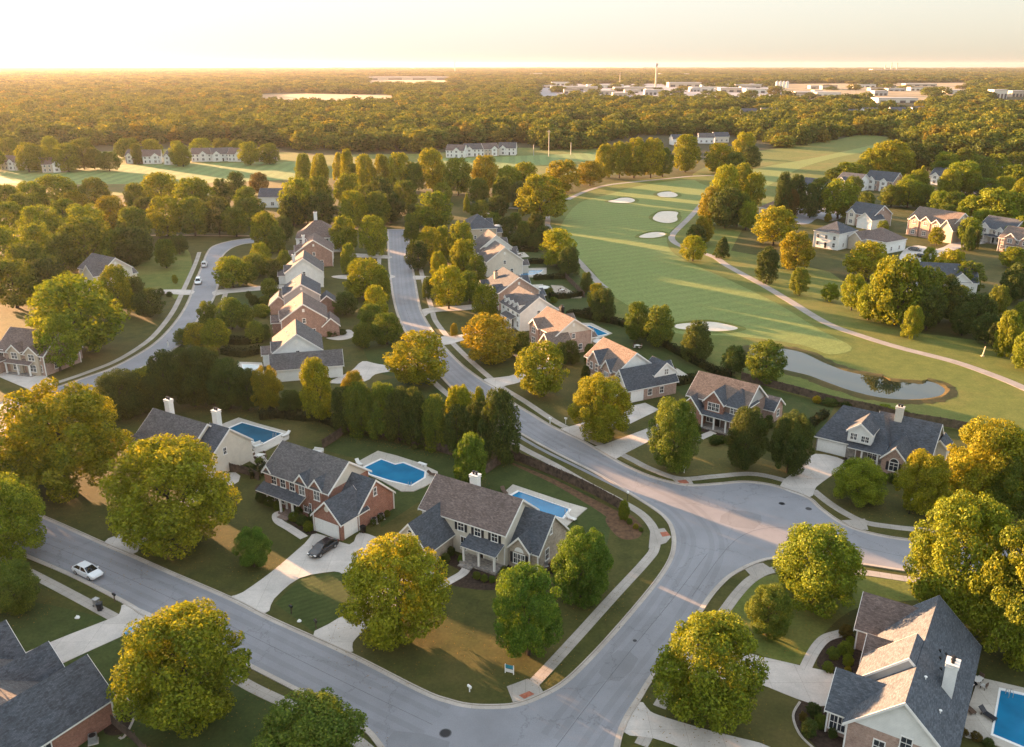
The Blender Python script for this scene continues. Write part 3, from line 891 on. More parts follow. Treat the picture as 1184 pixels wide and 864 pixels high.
def tree(cx, ytop, ybase, wpx, code, label, shape=None, group=None, name=None, squash=1.0):
    p = G(cx, ybase)
    h = max(2.0, hgt((cx, ybase), ytop))
    d = depth(Vector((p.x, p.y, h * 0.5)))
    wd = wpx * d / FPX
    near = d < 175
    if shape is None:
        shape = ('hi' if near else 'mid')
        if wd / h < 0.62: shape = 'oval'
    me = rt.choice(CROWNS[shape])
    root = empty(name or ('conifer_tree' if shape == 'cone' else 'broadleaf_tree'), p, rt.random() * 6.28)
    tag(root, label, 'tree', group)
    z0 = h * (0.07 if shape in ('hi', 'mid') else 0.03)
    c = link(bpy.data.objects.new('crown', me), root)
    c.location = (0, 0, z0)
    k1 = rt.uniform(.95, 1.10)
    c.rotation_euler = (rt.uniform(-.06, .06), rt.uniform(-.06, .06), 0)
    c.scale = (wd * 1.04 * k1, wd * 1.06 / k1, (h - z0) * 1.02)
    base = LEAFCOL[code]
    k = 0.88 + 0.24 * rt.random()
    kr = 0.92 + 0.16 * rt.random()
    c.color = (base[0] * k * kr, base[1] * k, base[2] * k, 1)
    t = link(bpy.data.objects.new('trunk', rt.choice(TRUNKS)), root)
    t.scale = (min(wd, h) * 0.9, min(wd, h) * 0.9, h)
    trees_made.append((p.x, p.y, wd))
    return root

# ---- trees of the near gardens, each with its own label
NEAR = [
 (80, 447, 566, 140, 'G', 'broad golden maple with the widest crown, on the front lawn of the double-chimney house'),
 (203, 514, 632, 138, 'G', 'large yellow-green maple before the double-chimney house, hiding the foot of its driveway'),
 (12, 555, 650, 98, 'Y', 'golden-topped tree at the kerb, cut by the photo edge, near the white sedan'),
 (16, 655, 706, 62, 'M', 'low dark spreading tree beside the sidewalk, below the white sedan'),
 (222, 713, 834, 144, 'G', 'big round maple with golden sunlit left half, on the lawn of the brick-ended house'),
 (366, 820, 900, 132, 'M', 'green tree with a few yellow sprays, at the lower kerb near the bottom edge'),
 (294, 613, 655, 41, 'L', 'small rounded bright green lawn tree before the red brick house'),
 (462, 630, 738, 120, 'G', 'bright golden tree over the short driveway of the stone house'),
 (611, 656, 757, 78, 'L', 'upright green tree with yellow upper left, before the stone house porch'),
 (672, 614, 690, 70, 'L', 'round green tree beside the gable end of the stone house'),
 (812, 717, 829, 120, 'Y', 'round tree with golden top between the road and the twin driveways'),
 (942, 614, 697, 100, 'Y', 'golden-green maple on the sunlit corner lawn at the road bend'),
 (886, 681, 734, 53, 'M', 'small low dark green tree on the lawn below the corner maple'),
 (1102, 578, 722, 108, 'Y', 'tall golden-green tree, one of two filling the edge beyond the big roof, nearer the road'),
 (1172, 616, 764, 112, 'Y', 'dense tree cut by the photo edge, behind the big sunlit roof'),
 (1132, 489, 588, 92, 'G', 'tall golden-topped tree beside the charcoal-roofed house with white garage door'),
 (1064, 524, 592, 58, 'G', 'lower golden tree against the front gable of the charcoal-roofed house'),
 (1160, 520, 600, 60, 'M', 'olive green tree tucked behind the tall golden-topped one'),
 (991, 533, 582, 55, 'Y', 'small golden-topped lawn tree beside the wide cul-de-sac driveway'),
 (859, 472, 541, 50, 'D', 'dark tree with yellow tip hiding the corner of the orange-roofed house'),
 (910, 478, 546, 50, 'D', 'dark tree with yellow tip next to the wide cul-de-sac driveway'),
 (777, 464, 543, 62, 'M', 'dense egg-shaped tree on the point of lawn between driveway and cul-de-sac'),
 (695, 437, 506, 74, 'G', 'golden tree standing before the brick garage, beside the twin driveways'),
 (627, 396, 458, 55, 'Y', 'round lemon-green tree on the lawn at the road curve'),
 (484, 386, 444, 74, 'G', 'wide golden tree leaning over the road edge opposite the tan-roofed houses'),
 (564, 365, 418, 64, 'O', 'orange-gold spreading tree on the lawn before the white gabled house'),
 (525, 374, 389, 9, 'O', 'thin red-leaved sapling on the lawn by the middle driveway'),
]
for a in NEAR: tree(*a)
tree(542, 502, 564, 40, 'L', 'columnar bright-tipped tree standing between the two blue pools', 'oval')

for a in [(-85, 500, 600, 96, 'M', 'olive green unseen tree added beyond the left edge to shade the lower street, nearer one'),  # unseen trees, added outside the frame only to shade the lower street
          (-105, 440, 540, 110, 'Y', 'yellow-green unseen tree added beyond the left edge to shade the lower street, farther one'),
          (-70, 425, 500, 80, 'M', 'olive green unseen tree added past the left edge for shade, beside the left street mouth')]: tree(*a)
def row(phrase, items, group=None):
    """items (cx, top, base, width, colour[, shape]); labelled in order along the picture"""
    items = sorted(items, key=lambda q: q[0])
    n = len(items)
    ORD = ['leftmost', 'second from left', 'third from left', 'fourth from left', 'fifth from left', 'sixth from left', 'seventh from left', 'eighth from left', 'ninth from left', 'tenth from left', 'eleventh from left', 'twelfth from left', 'thirteenth from left', 'fourteenth from left', 'fifteenth from left']
    for i, q in enumerate(items):
        o = ORD[i] if i < n - 1 or n == 1 else 'rightmost'
        lab = f"{CWORD[q[4]]} tree {phrase}" + (f", {o}" if n > 1 else '')
        tree(*q[:5], lab, q[5] if len(q) > 5 else None, group)

row('of the dark screen behind the brick house pool', [
 (400, 448, 498, 30, 'D'), (419, 443, 503, 38, 'M'), (441, 444, 506, 38, 'M'), (462, 449, 510, 34, 'D'), (482, 450, 515, 36, 'D'),
 (504, 459, 520, 32, 'M'), (535, 445, 512, 38, 'G'), (552, 449, 506, 17, 'Y'), (528, 470, 522, 34, 'D'), (556, 464, 528, 36, 'D'), (579, 450, 533, 44, 'D')], 'screen of trees behind the pools')
row('in the grove behind the double-chimney house', [
 (142, 430, 483, 56, 'D'), (168, 426, 458, 34, 'Y'), (180, 436, 478, 36, 'D'), (194, 406, 468, 38, 'D'), (226, 402, 470, 52, 'D'), (247, 402, 468, 34, 'D'), (267, 416, 472, 46, 'D'), (288, 428, 474, 32, 'D')], 'grove behind the double-chimney house')
row('between the white gabled house and the dark screen', [
 (313, 424, 476, 36, 'O'), (337, 452, 480, 28, 'D'), (370, 415, 488, 38, 'G'), (409, 430, 472, 28, 'O')])
row('along the left street, above its bend', [
 (242, 349, 377, 25, 'M'), (269, 345, 381, 34, 'M'), (227, 374, 402, 30, 'O'), (252, 370, 405, 34, 'Y'), (212, 380, 400, 20, 'M')])
row('by the far end of the left sidewalk', [
 (270, 297, 333, 40, 'Y'), (297, 294, 320, 34, 'M'), (303, 281, 310, 24, 'Y'), (308, 246, 289, 33, 'Y'), (285, 303, 330, 28, 'M')])
row('on the west verge of the middle street', [
 (425, 300, 347, 46, 'G'), (437, 330, 371, 27, 'G'), (448, 363, 398, 37, 'M'), (421, 374, 402, 26, 'M'), (430, 352, 382, 30, 'M'), (400, 338, 364, 30, 'D'), (440, 312, 350, 24, 'Y')], 'trees along the middle street')
row('by the hip-roofed white house', [
 (404, 282, 318, 19, 'Y', 'oval'), (398, 250, 293, 30, 'Y'), (432, 249, 296, 32, 'Y'), (409, 221, 266, 34, 'G'), (437, 222, 263, 34, 'M')])
row('on the east verge of the middle street', [
 (497, 263, 306, 28, 'G'), (511, 262, 300, 20, 'Y'), (484, 278, 313, 28, 'D'), (508, 291, 326, 20, 'G'), (519, 308, 357, 40, 'G'), (496, 320, 346, 15, 'D'), (543, 314, 351, 26, 'M'), (536, 277, 324, 32, 'G'), (550, 295, 332, 26, 'M'), (533, 256, 302, 32, 'Y'), (560, 329, 368, 31, 'Y')], 'trees along the middle street')
row('at the dead end of the middle street', [
 (502, 222, 268, 48, 'Y'), (476, 247, 282, 18, 'M'), (480, 236, 262, 22, 'D')])
row('in front of the tan-roofed row, close to the walls', [
 (603, 384, 412, 20, 'D'), (592, 390, 412, 16, 'D'), (648, 396, 424, 15, 'D'), (661, 394, 421, 18, 'D'), (682, 398, 422, 14, 'D'), (676, 423, 447, 12, 'D')])
row('along the fairway behind the tan-roofed row', [
 (646, 265, 309, 43, 'G'), (657, 285, 319, 25, 'D', 'oval'), (678, 315, 339, 17, 'D'), (690, 328, 360, 23, 'G'), (697, 335, 372, 29, 'D', 'oval'), (598, 270, 287, 20, 'D'), (619, 246, 276, 20, 'D', 'oval'), (627, 261, 287, 20, 'D', 'oval')])
row('with yellow tip on the near fairway edge', [
 (736, 350, 394, 31, 'M'), (763, 354, 401, 37, 'M'), (803.5, 373, 417, 36, 'D', 'oval'), (849, 401, 432, 30, 'D'), (884, 396, 444, 42, 'M')])
row('standing along the cart path bend', [
 (801, 273, 302, 29, 'G'), (834, 274, 298, 21, 'D', 'cone'), (812, 250, 281, 24, 'O'), (804, 260, 284, 22, 'D'), (886, 286, 326, 28, 'D', 'oval'), (924, 310, 342, 24, 'M'), (959, 328, 349, 20, 'Y')])
row('in the golf course copse beside the bunkers', [
 (838, 191, 242, 34, 'G'), (856, 189, 238, 26, 'Y'), (870, 200, 243, 28, 'G'), (820, 216, 260, 30, 'O'), (838, 217, 264, 38, 'D'), (852, 222, 262, 30, 'M')])
row('beside the pale houses above the cart path', [
 (862, 233, 266, 23, 'Y'), (894, 239, 284, 50, 'G'), (919, 268, 312, 40, 'O'), (905, 200, 252, 20, 'D'), (918, 202, 247, 22, 'D'), (912, 219, 252, 20, 'B'), (936, 212, 252, 26, 'D'), (900, 226, 240, 9, 'O'), (968, 208, 253, 47, 'Y'), (957, 247, 257, 9, 'O')])
row('in the big clump above the pond', [
 (1000, 280, 322, 50, 'G'), (984, 318, 359, 29, 'Y'), (1035, 296, 376, 62, 'Y'), (1004, 330, 370, 32, 'Y'), (1052, 354, 391, 23, 'Y', 'oval'), (1064, 310, 378, 46, 'M'), (1020, 306, 372, 40, 'Y'), (1085, 318, 374, 44, 'D'), (1093, 289, 332, 37, 'G')], 'clump of tall trees above the pond')
row('around the blue-roofed white house', [
 (1117, 303, 342, 38, 'M'), (1127, 340, 380, 40, 'D'), (1139, 364, 397, 36, 'D'), (1175, 305, 347, 38, 'D'), (1170, 286, 310, 30, 'Y')])
row('at the edge of the golf rough beyond the pole', [
 (1164, 361, 412, 30, 'Y', 'oval'), (1186, 384, 428, 34, 'Y', 'oval'), (1180, 350, 400, 30, 'M')])
row('among the houses of the far cul-de-sac', [
 (1082, 263, 284, 18, 'G'), (1119, 252, 283, 27, 'Y'), (1148, 218, 264, 58, 'Y'), (1176, 222, 264, 46, 'Y'), (1120, 226, 262, 30, 'Y'), (1020, 255, 269, 13, 'Y'), (1101, 222, 249, 30, 'M'), (1085, 221, 247, 24, 'Y'), (1049, 208, 240, 36, 'Y'), (1068, 214, 242, 24, 'M'), (1030, 214, 240, 28, 'M'), (1064, 192, 222, 14, 'G', 'cone'), (1046, 202, 234, 20, 'Y')])
row('in the bank of crowns behind the far cul-de-sac', [
 (1110, 186, 224, 40, 'Y'), (1142, 192, 213, 22, 'Y'), (1171, 191, 220, 32, 'Y'), (1034, 189, 208, 24, 'Y'), (1128, 180, 214, 30, 'M'), (1096, 196, 226, 24, 'Y')])
row('on the wooded rise beside the far fairway', [
 (1026, 163, 206, 48, 'G'), (1008, 172, 206, 34, 'G'), (980, 188, 216, 40, 'Y'), (1050, 165, 202, 38, 'D'), (1072, 166, 200, 36, 'D'), (1044, 174, 204, 26, 'Y'), (996, 184, 210, 24, 'M'), (962, 196, 216, 24, 'M')])
row('in the golden belt where the fairway ends', [
 (650, 185, 222, 40, 'O'), (626, 202, 256, 58, 'G'), (682, 187, 215, 35, 'O'), (698, 167, 206, 21, 'G'), (716, 164, 206, 28, 'G'), (733, 160, 206, 32, 'G'), (752, 160, 206, 32, 'G'), (766, 171, 205, 28, 'M'), (792, 156, 199, 33, 'G'), (830, 166, 200, 36, 'G'), (858, 153, 192, 28, 'G'), (866, 168, 194, 26, 'D'), (848, 176, 202, 26, 'M')], 'golden trees beyond the fairway')
row('of the golden row along the far field, back line', [
 (351, 178, 216, 20, 'Y', 'oval'), (370, 178, 223, 22, 'G', 'oval'), (392, 177, 210, 14, 'G', 'oval'), (404, 173, 215, 18, 'G', 'oval'), (410, 190, 217, 24, 'M'), (425, 178, 223, 22, 'G', 'oval'), (440, 179, 222, 21, 'G', 'oval'), (463, 177, 223, 33, 'G'), (501, 172, 222, 35, 'G'), (479, 188, 224, 22, 'M')], 'golden row along the far field')
row('of the tree belt along the far field, near line', [
 (345, 206, 260, 40, 'Y'), (371, 204, 252, 34, 'M'), (403, 201, 242, 30, 'Y'), (438, 205, 252, 37, 'D'), (468, 209, 247, 30, 'M'), (340, 226, 262, 34, 'D'), (374, 224, 262, 36, 'D'), (452, 224, 258, 32, 'D'), (420, 214, 250, 26, 'M'), (356, 218, 258, 26, 'M')], 'tree belt along the far field')
row('right of the street end, before the far lawns', [
 (530, 183, 226, 36, 'Y'), (512, 211, 234, 22, 'Y'), (562, 180, 224, 34, 'O'), (540, 224, 246, 10, 'Y', 'cone'), (588, 192, 226, 34, 'Y'), (606, 188, 224, 34, 'G'), (580, 204, 240, 26, 'M'), (553, 206, 236, 24, 'M'), (600, 210, 242, 26, 'D')])
row('of the wood by the left field, back row', [
 (10, 214, 252, 40, 'M'), (40, 210, 246, 36, 'Y'), (67, 203, 242, 50, 'Y'), (112, 206, 242, 34, 'M'), (90, 222, 252, 30, 'O'), (188, 200, 240, 42, 'Y'), (226, 206, 252, 48, 'Y'), (258, 207, 242, 22, 'D'), (275, 199, 234, 25, 'D'), (300, 200, 226, 22, 'B', 'mid'), (160, 212, 246, 30, 'M'), (286, 216, 250, 28, 'M')], 'wood by the left field')
row('of the wood by the left field, middle row', [
 (12, 234, 272, 42, 'Y'), (52, 238, 286, 48, 'Y'), (101, 237, 286, 50, 'Y'), (132, 227, 272, 40, 'O'), (157, 240, 282, 38, 'M'), (195, 227, 273, 40, 'Y'), (226, 228, 273, 34, 'M'), (254, 228, 271, 32, 'D'), (274, 240, 274, 33, 'M'), (292, 228, 264, 40, 'M'), (76, 230, 268, 36, 'M'), (172, 228, 262, 28, 'D'), (30, 224, 262, 34, 'M')], 'wood by the left field')
row('of the wood by the left field, front row', [
 (10, 262, 322, 44, 'Y'), (49, 259, 308, 42, 'Y'), (104, 250, 314, 66, 'M'), (160, 262, 302, 38, 'D'), (39, 281, 337, 54, 'M'), (152, 277, 310, 30, 'D'), (76, 270, 318, 38, 'M'), (134, 264, 302, 34, 'M'), (20, 300, 356, 60, 'M'), (62, 300, 350, 46, 'D')], 'wood by the left field')
row('on the open lawn left of the street', [
 (193, 277, 310, 26, 'M'), (208, 272, 294, 22, 'D'), (174, 334, 367, 33, 'D'), (158, 320, 354, 26, 'D'), (203, 318, 328, 7, 'G')])
for a in [(90, 320, 410, 104, 'Y', 'huge domed golden-green tree before the gabled house by the left street'),
          (70, 366, 429, 47, 'Y', 'egg-shaped yellow-green tree at the foot of the huge domed one'),
          (139, 307, 364, 36, 'Y', 'tall yellow-green tree between the huge domed one and the lawn')]: tree(*a)

row('among the far left field houses', [
 (34, 165, 199, 28, 'Y'), (50, 168, 199, 26, 'Y'), (80, 166, 199, 28, 'Y'), (110, 172, 196, 22, 'M'), (127, 176, 198, 28, 'M'), (98, 160, 196, 30, 'M'), (64, 158, 194, 26, 'Y'), (206, 163, 192, 20, 'Y'), (212, 166, 193, 22, 'Y'), (290, 164, 191, 26, 'Y'), (312, 166, 190, 24, 'M')], 'trees across the far left field')
row('behind the houses across the far left field', [
 (12, 160, 190, 30, 'M'), (150, 160, 186, 28, 'M'), (178, 161, 186, 24, 'Y'), (234, 160, 182, 26, 'Y'), (258, 160, 180, 26, 'M'), (276, 162, 184, 22, 'M'), (160, 166, 190, 12, 'M'), (240, 170, 186, 10, 'M'), (-8, 168, 198, 28, 'Y')], 'trees across the far left field')
row('between the roofs of the far cul-de-sac houses', [
 (1118, 262, 290, 14, 'M'), (1126, 266, 288, 10, 'D'), (1163, 262, 288, 16, 'M'), (1178, 250, 282, 22, 'Y'), (1092, 236, 262, 24, 'M'), (1074, 240, 262, 20, 'M'), (1136, 242, 268, 30, 'Y'), (1160, 240, 268, 34, 'Y'), (1000, 222, 248, 22, 'M')], 'trees of the far cul-de-sac')
row('of the wooded slope above the far cul-de-sac', [
 (1016, 196, 218, 24, 'M'), (986, 204, 224, 20, 'M'), (1060, 196, 222, 24, 'Y'), (1090, 176, 206, 30, 'Y'), (1112, 172, 204, 32, 'M'), (1150, 178, 210, 30, 'Y'), (1172, 176, 206, 30, 'M'), (1184, 206, 236, 32, 'Y'), (1140, 206, 228, 26, 'M'), (1160, 204, 226, 24, 'Y'), (1122, 200, 226, 24, 'Y'), (948, 206, 228, 22, 'M'), (1088, 186, 212, 24, 'M')], 'trees of the far cul-de-sac')
row('by the blue-roofed white house garden, right side', [
 (1150, 330, 368, 26, 'M'), (1166, 318, 352, 26, 'D'), (1100, 330, 372, 34, 'M'), (1112, 350, 388, 28, 'D'), (1152, 372, 404, 24, 'D'), (1070, 330, 382, 36, 'D'), (1072, 286, 312, 18, 'Y')])
row('in the east row back gardens', [
 (590, 262, 284, 16, 'D'), (606, 256, 278, 16, 'M'), (585, 250, 268, 18, 'D'), (617, 270, 290, 14, 'D'), (596, 246, 264, 16, 'M'), (572, 246, 264, 18, 'M'), (556, 232, 258, 24, 'M'), (576, 226, 252, 24, 'D')])
row('by the west-row back gardens', [
 (330, 290, 318, 18, 'M'), (322, 262, 292, 22, 'M'), (330, 250, 280, 20, 'D'), (312, 322, 344, 20, 'M'), (318, 300, 326, 20, 'D'), (296, 372, 396, 22, 'M'), (306, 376, 394, 16, 'D'), (284, 352, 380, 22, 'M'), (412, 318, 344, 22, 'M')])

# ---- the far wood: a mass nobody could count, scattered as low detail crowns on real ground
far_src = bpy.data.collections.new('far_crowns')
for i in range(6):
    me = make_crown(80 + i, 900 if i < 4 else 600, 0.058, 7, ('round', 'broad', 'round', 'broad', 'oval', 'cone')[i], 0.5)
    me.materials.clear(); me.materials.append(M['leaf_far'])
    o = bpy.data.objects.new('far_crown_%d' % i, me)
    far_src.objects.link(o)

def inside(p, poly):
    c = False
    j = len(poly) - 1
    for i in range(len(poly)):
        a, b = poly[i], poly[j]
        if (a[1] > p[1]) != (b[1] > p[1]) and p[0] < (b[0] - a[0]) * (p[1] - a[1]) / (b[1] - a[1]) + a[0]:
            c = not c
        j = i
    return c
EDGE = [(-200, 190), (-40, 181), (60, 171), (140, 167), (280, 166), (340, 174), (420, 175), (500, 176), (514, 167), (600, 166), (632, 176), (690, 173), (700, 163), (760, 155), (806, 158), (840, 156), (870, 160), (905, 173), (960, 164), (1000, 156), (1040, 163), (1080, 176), (1184, 184), (1400, 190)]
edge_w = gl(EDGE)
HOLES = [
 [(288, 125), (298, 108.5), (330, 107), (400, 109), (452, 109), (464, 124)],
 [(616, 121), (622, 97), (700, 96.6), (905, 96.3), (1125, 95.4), (1125, 119), (915, 121)],
 [(418, 101), (424, 88.5), (522, 88.5), (526, 101)],
 [(1004, 130), (1012, 110), (1070, 110), (1074, 130)],
 [(1140, 128), (1144, 108), (1190, 108), (1194, 126)],
 [(652, 158), (654, 146), (694, 145), (694, 157)],
 [(734, 134), (734, 127), (766, 126), (766, 134)],
 [(806, 142), (806, 134), (870, 130), (900, 136), (880, 142)],
 [(970, 140), (975, 133), (1060, 130), (1065, 137), (1010, 142)],
 [(1000, 170), (1010, 156), (1028, 156), (1024, 168)],
 [(955, 118), (960, 112), (1005, 110), (1008, 117)],
]
HOLES = [gl(h) for h in HOLES]
rf = random.Random(5)
pts, scl, rot, idx = [], [], [], []
yd = 560.0
while yd < 13800:
    s = max(14.0, yd / 80.0)
    half = yd * 0.66 + 60
    x = -half
    while x < half:
        px, py = x + rf.uniform(-.45, .45) * s, yd + rf.uniform(-.45, .45) * s
        x += s
        # inside the far wood?  compare with its near edge
        ok = True
        for a, c in zip(edge_w, edge_w[1:]):
            ta, tc2, tp = a.x / a.y, c.x / c.y, px / py
            if ta <= tp < tc2:
                f = (tp - ta) / (tc2 - ta)
                if py < a.y + (c.y - a.y) * f: ok = False
                break
        if not ok: continue
        if any(inside((px, py), h) and (i_ != 1 or py < 1450 or rf.random() > 0.04) for i_, h in enumerate(HOLES)): continue
        if rf.random() < 0.05: continue
        wd = s * (1.15 + 0.55 * rf.random())
        k = min(1.0, 26.0 / wd)
        hh = (9.5 + 9.0 * rf.random() ** 1.3) * 1.0
        pts.append((px, py, -0.3)); scl.append((wd, wd, hh)); rot.append((0, 0, rf.random() * 6.28)); idx.append(rf.choice((0, 0, 1, 1, 2, 2, 3, 3, 4, 5)))
    yd += s * 0.9
pm = bpy.data.meshes.new('far_wood')
pm.from_pydata(pts, [], [])
for nm, ty, dat in (('scl', 'FLOAT_VECTOR', scl), ('rot', 'FLOAT_VECTOR', rot)):
    at = pm.attributes.new(nm, ty, 'POINT')
    at.data.foreach_set('vector', [c for q in dat for c in q])
at = pm.attributes.new('idx', 'INT', 'POINT')
at.data.foreach_set('value', idx)
fw = link(bpy.data.objects.new('far_wood', pm))
tag(fw, 'rolling mass of hazy olive and golden treetops reaching to the horizon', 'wood', kind='stuff')
ng = bpy.data.node_groups.new('scatter', 'GeometryNodeTree')
ng.interface.new_socket('Geometry', in_out='INPUT', socket_type='NodeSocketGeometry')
ng.interface.new_socket('Geometry', in_out='OUTPUT', socket_type='NodeSocketGeometry')
gi, go = ng.nodes.new('NodeGroupInput'), ng.nodes.new('NodeGroupOutput')
m2p = ng.nodes.new('GeometryNodeMeshToPoints')
iop = ng.nodes.new('GeometryNodeInstanceOnPoints')
ci = ng.nodes.new('GeometryNodeCollectionInfo')
ci.inputs['Collection'].default_value = far_src
ci.inputs['Separate Children'].default_value = True
ci.inputs['Reset Children'].default_value = True
iop.inputs['Pick Instance'].default_value = True
def attr(nm, ty):
    a = ng.nodes.new('GeometryNodeInputNamedAttribute')
    a.data_type = ty
    a.inputs['Name'].default_value = nm
    return [o for o in a.outputs if o.enabled and o.name == 'Attribute'][0]
L2 = ng.links.new
L2(gi.outputs[0], m2p.inputs[0]); L2(m2p.outputs[0], iop.inputs['Points']); L2(ci.outputs[0], iop.inputs['Instance'])
L2(attr('idx', 'INT'), iop.inputs['Instance Index']); L2(attr('rot', 'FLOAT_VECTOR'), iop.inputs['Rotation']); L2(attr('scl', 'FLOAT_VECTOR'), iop.inputs['Scale'])
L2(iop.outputs[0], go.inputs[0])
md = fw.modifiers.new('scatter', 'NODES')
md.node_group = ng
long_ = [o['label'] for o in col.objects if o.get('label') and len(o['label'].split()) > 16]
print('TREES', len(trees_made), 'FAR', len(pts))
# ---- leaves dropped on the near lawns
rl = random.Random(21)
v, f = [], []
for tx, ty, tw in trees_made:
    if tx * tx + ty * ty > 175 ** 2 or tw < 4: continue
    for _ in range(int(26 * tw)):
        a, q = rl.random() * 6.283, tw * .75 * math.sqrt(rl.random())
        x, y, s_ = tx + q * math.cos(a), ty + q * math.sin(a), rl.uniform(.05, .11)
        b_ = rl.random() * 6.283
        j = len(v)
        for t in range(4):
            v.append((x + s_ * (1, .55)[t % 2] * math.cos(b_ + t * 1.5708), y + s_ * (1, .55)[t % 2] * math.sin(b_ + t * 1.5708), .055 + rl.uniform(0, .03)))
        f.append((j, j + 1, j + 2, j + 3))
me = bpy.data.meshes.new('fallen_leaves')
me.from_pydata(v, [], f); me.materials.append(M['leaf'])
o = link(bpy.data.objects.new('fallen_leaves', me)); o.color = (.20, .13, .03, 1)
tag(o, 'thin scatter of fallen yellow leaves under the garden trees', 'leaves', kind='stuff')
# ---- the air
mh = bpy.data.materials.new('haze air')
mh.use_nodes = True
hn, hl = mh.node_tree.nodes, mh.node_tree.links
hn.clear()
pv = hn.new('ShaderNodeVolumePrincipled')
pv.inputs['Color'].default_value = (0.74, 0.74, 0.76, 1)
pv.inputs['Density'].default_value = 0.000022
pv.inputs['Anisotropy'].default_value = 0.45
ho = hn.new('ShaderNodeOutputMaterial')
hl.new(pv.outputs[0], ho.inputs['Volume'])
b = MB()
b.box(-13000, -320, -1.0, 13000, 14200, 84.0)
hz = b.build('haze', mh)
tag(hz, 'thin golden haze lying over the wooded plain', 'haze', kind='stuff')
# ================================================================== houses
WCACHE = {}
def win_mesh(wd, ht, kind, tm='trim'):
    """frame with muntins and a set-back pane; x across, y out of the wall (negative = out), z up, origin bottom centre"""
    k = (round(wd, 2), round(ht, 2), kind, tm)
    if k in WCACHE: return WCACHE[k]
    f, p = MB(), MB()
    t = 0.11
    f.box(-wd / 2 - t, -0.07, -t, -wd / 2, 0.02, ht + t); f.box(wd / 2, -0.07, -t, wd / 2 + t, 0.02, ht + t)
    f.box(-wd / 2, -0.069, ht, wd / 2, 0.02, ht + t); f.box(-wd / 2 - t - .04, -0.13, -t - 0.02, wd / 2 + t + .04, 0.021, -0.001)
    if kind in ('sash', 'double', 'triple'):
        n = {'sash': 1, 'double': 2, 'triple': 3}[kind]
        for i in range(1, n):
            x = -wd / 2 + wd * i / n
            f.box(x - 0.06, -0.06, 0.0, x + 0.06, 0.0, ht)
        f.box(-wd / 2, -0.055, ht * 0.5 - 0.03, wd / 2, 0.0, ht * 0.5 + 0.03)
        for i in range(n):
            x = -wd / 2 + wd * (i + 0.5) / n
            f.box(x - 0.018, -0.045, 0.0, x + 0.018, 0.0, ht)
    elif kind == 'arch':
        f.box(-0.03, -0.055, 0, 0.03, 0.0, ht); f.box(-wd / 2, -0.054, ht * .62 - .03, wd / 2, 0.0, ht * .62 + .03)
        seg = 10
        r0, r1 = wd / 2, wd / 2 + t
        for i in range(seg):
            a, b_ = math.pi * i / seg, math.pi * (i + 1) / seg
            q = lambda r, g, y: (r * math.cos(g), y, ht + t + r * math.sin(g))
            f.poly([q(r0, a, -.07), q(r1, a, -.07), q(r1, b_, -.07), q(r0, b_, -.07)])
            f.poly([q(r1, a, -.07), q(r1, a, .02), q(r1, b_, .02), q(r1, b_, -.07)])
            p.poly([(0, -.02, ht + t), q(r0, a, -.02), q(r0, b_, -.02)])
    p.poly([(-wd / 2, -0.02, 0), (wd / 2, -0.02, 0), (wd / 2, -0.02, ht), (-wd / 2, -0.02, ht)])
    sh = MB()
    sw = 0.42
    for s in (-1, 1):
        x = s * (wd / 2 + t + 0.03 + sw / 2)
        sh.box(x - sw / 2, -0.05, -0.05, x + sw / 2, 0.02, ht + 0.08)
        for i in range(int(ht / 0.12)):
            sh.box(x - sw / 2 + .05, -0.065, i * 0.12, x + sw / 2 - .05, -0.045, i * 0.12 + 0.06)
    WCACHE[k] = (f.mesh('window', M[tm]), p.mesh('pane', M['glass']), sh.mesh('shutter', M['shutter']))
    return WCACHE[k]

GC = {}
def garage_mesh(wd, ht):
    k = (wd, ht)
    if k not in GC:
        b = MB()
        t = 0.14
        b.box(-wd / 2 - t, -0.06, 0, -wd / 2, 0.03, ht + t); b.box(wd / 2, -0.06, 0, wd / 2 + t, 0.03, ht + t)
        b.box(-wd / 2, -0.059, ht, wd / 2, 0.03, ht + t)
        rows, cols = 4, max(2, round(wd / 0.62))
        b.box(-wd / 2, -0.03, 0, wd / 2, 0.03, ht)
        for i in range(rows):
            for j in range(cols):
                x0, x1 = -wd / 2 + wd * j / cols + 0.06, -wd / 2 + wd * (j + 1) / cols - 0.06
                z0, z1 = ht * i / rows + 0.07, ht * (i + 1) / rows - 0.05
                b.box(x0, -0.05, z0, x1, -0.025, z1)
        GC[k] = b.mesh('garage_door', M['white_plastic'])
    return GC[k]

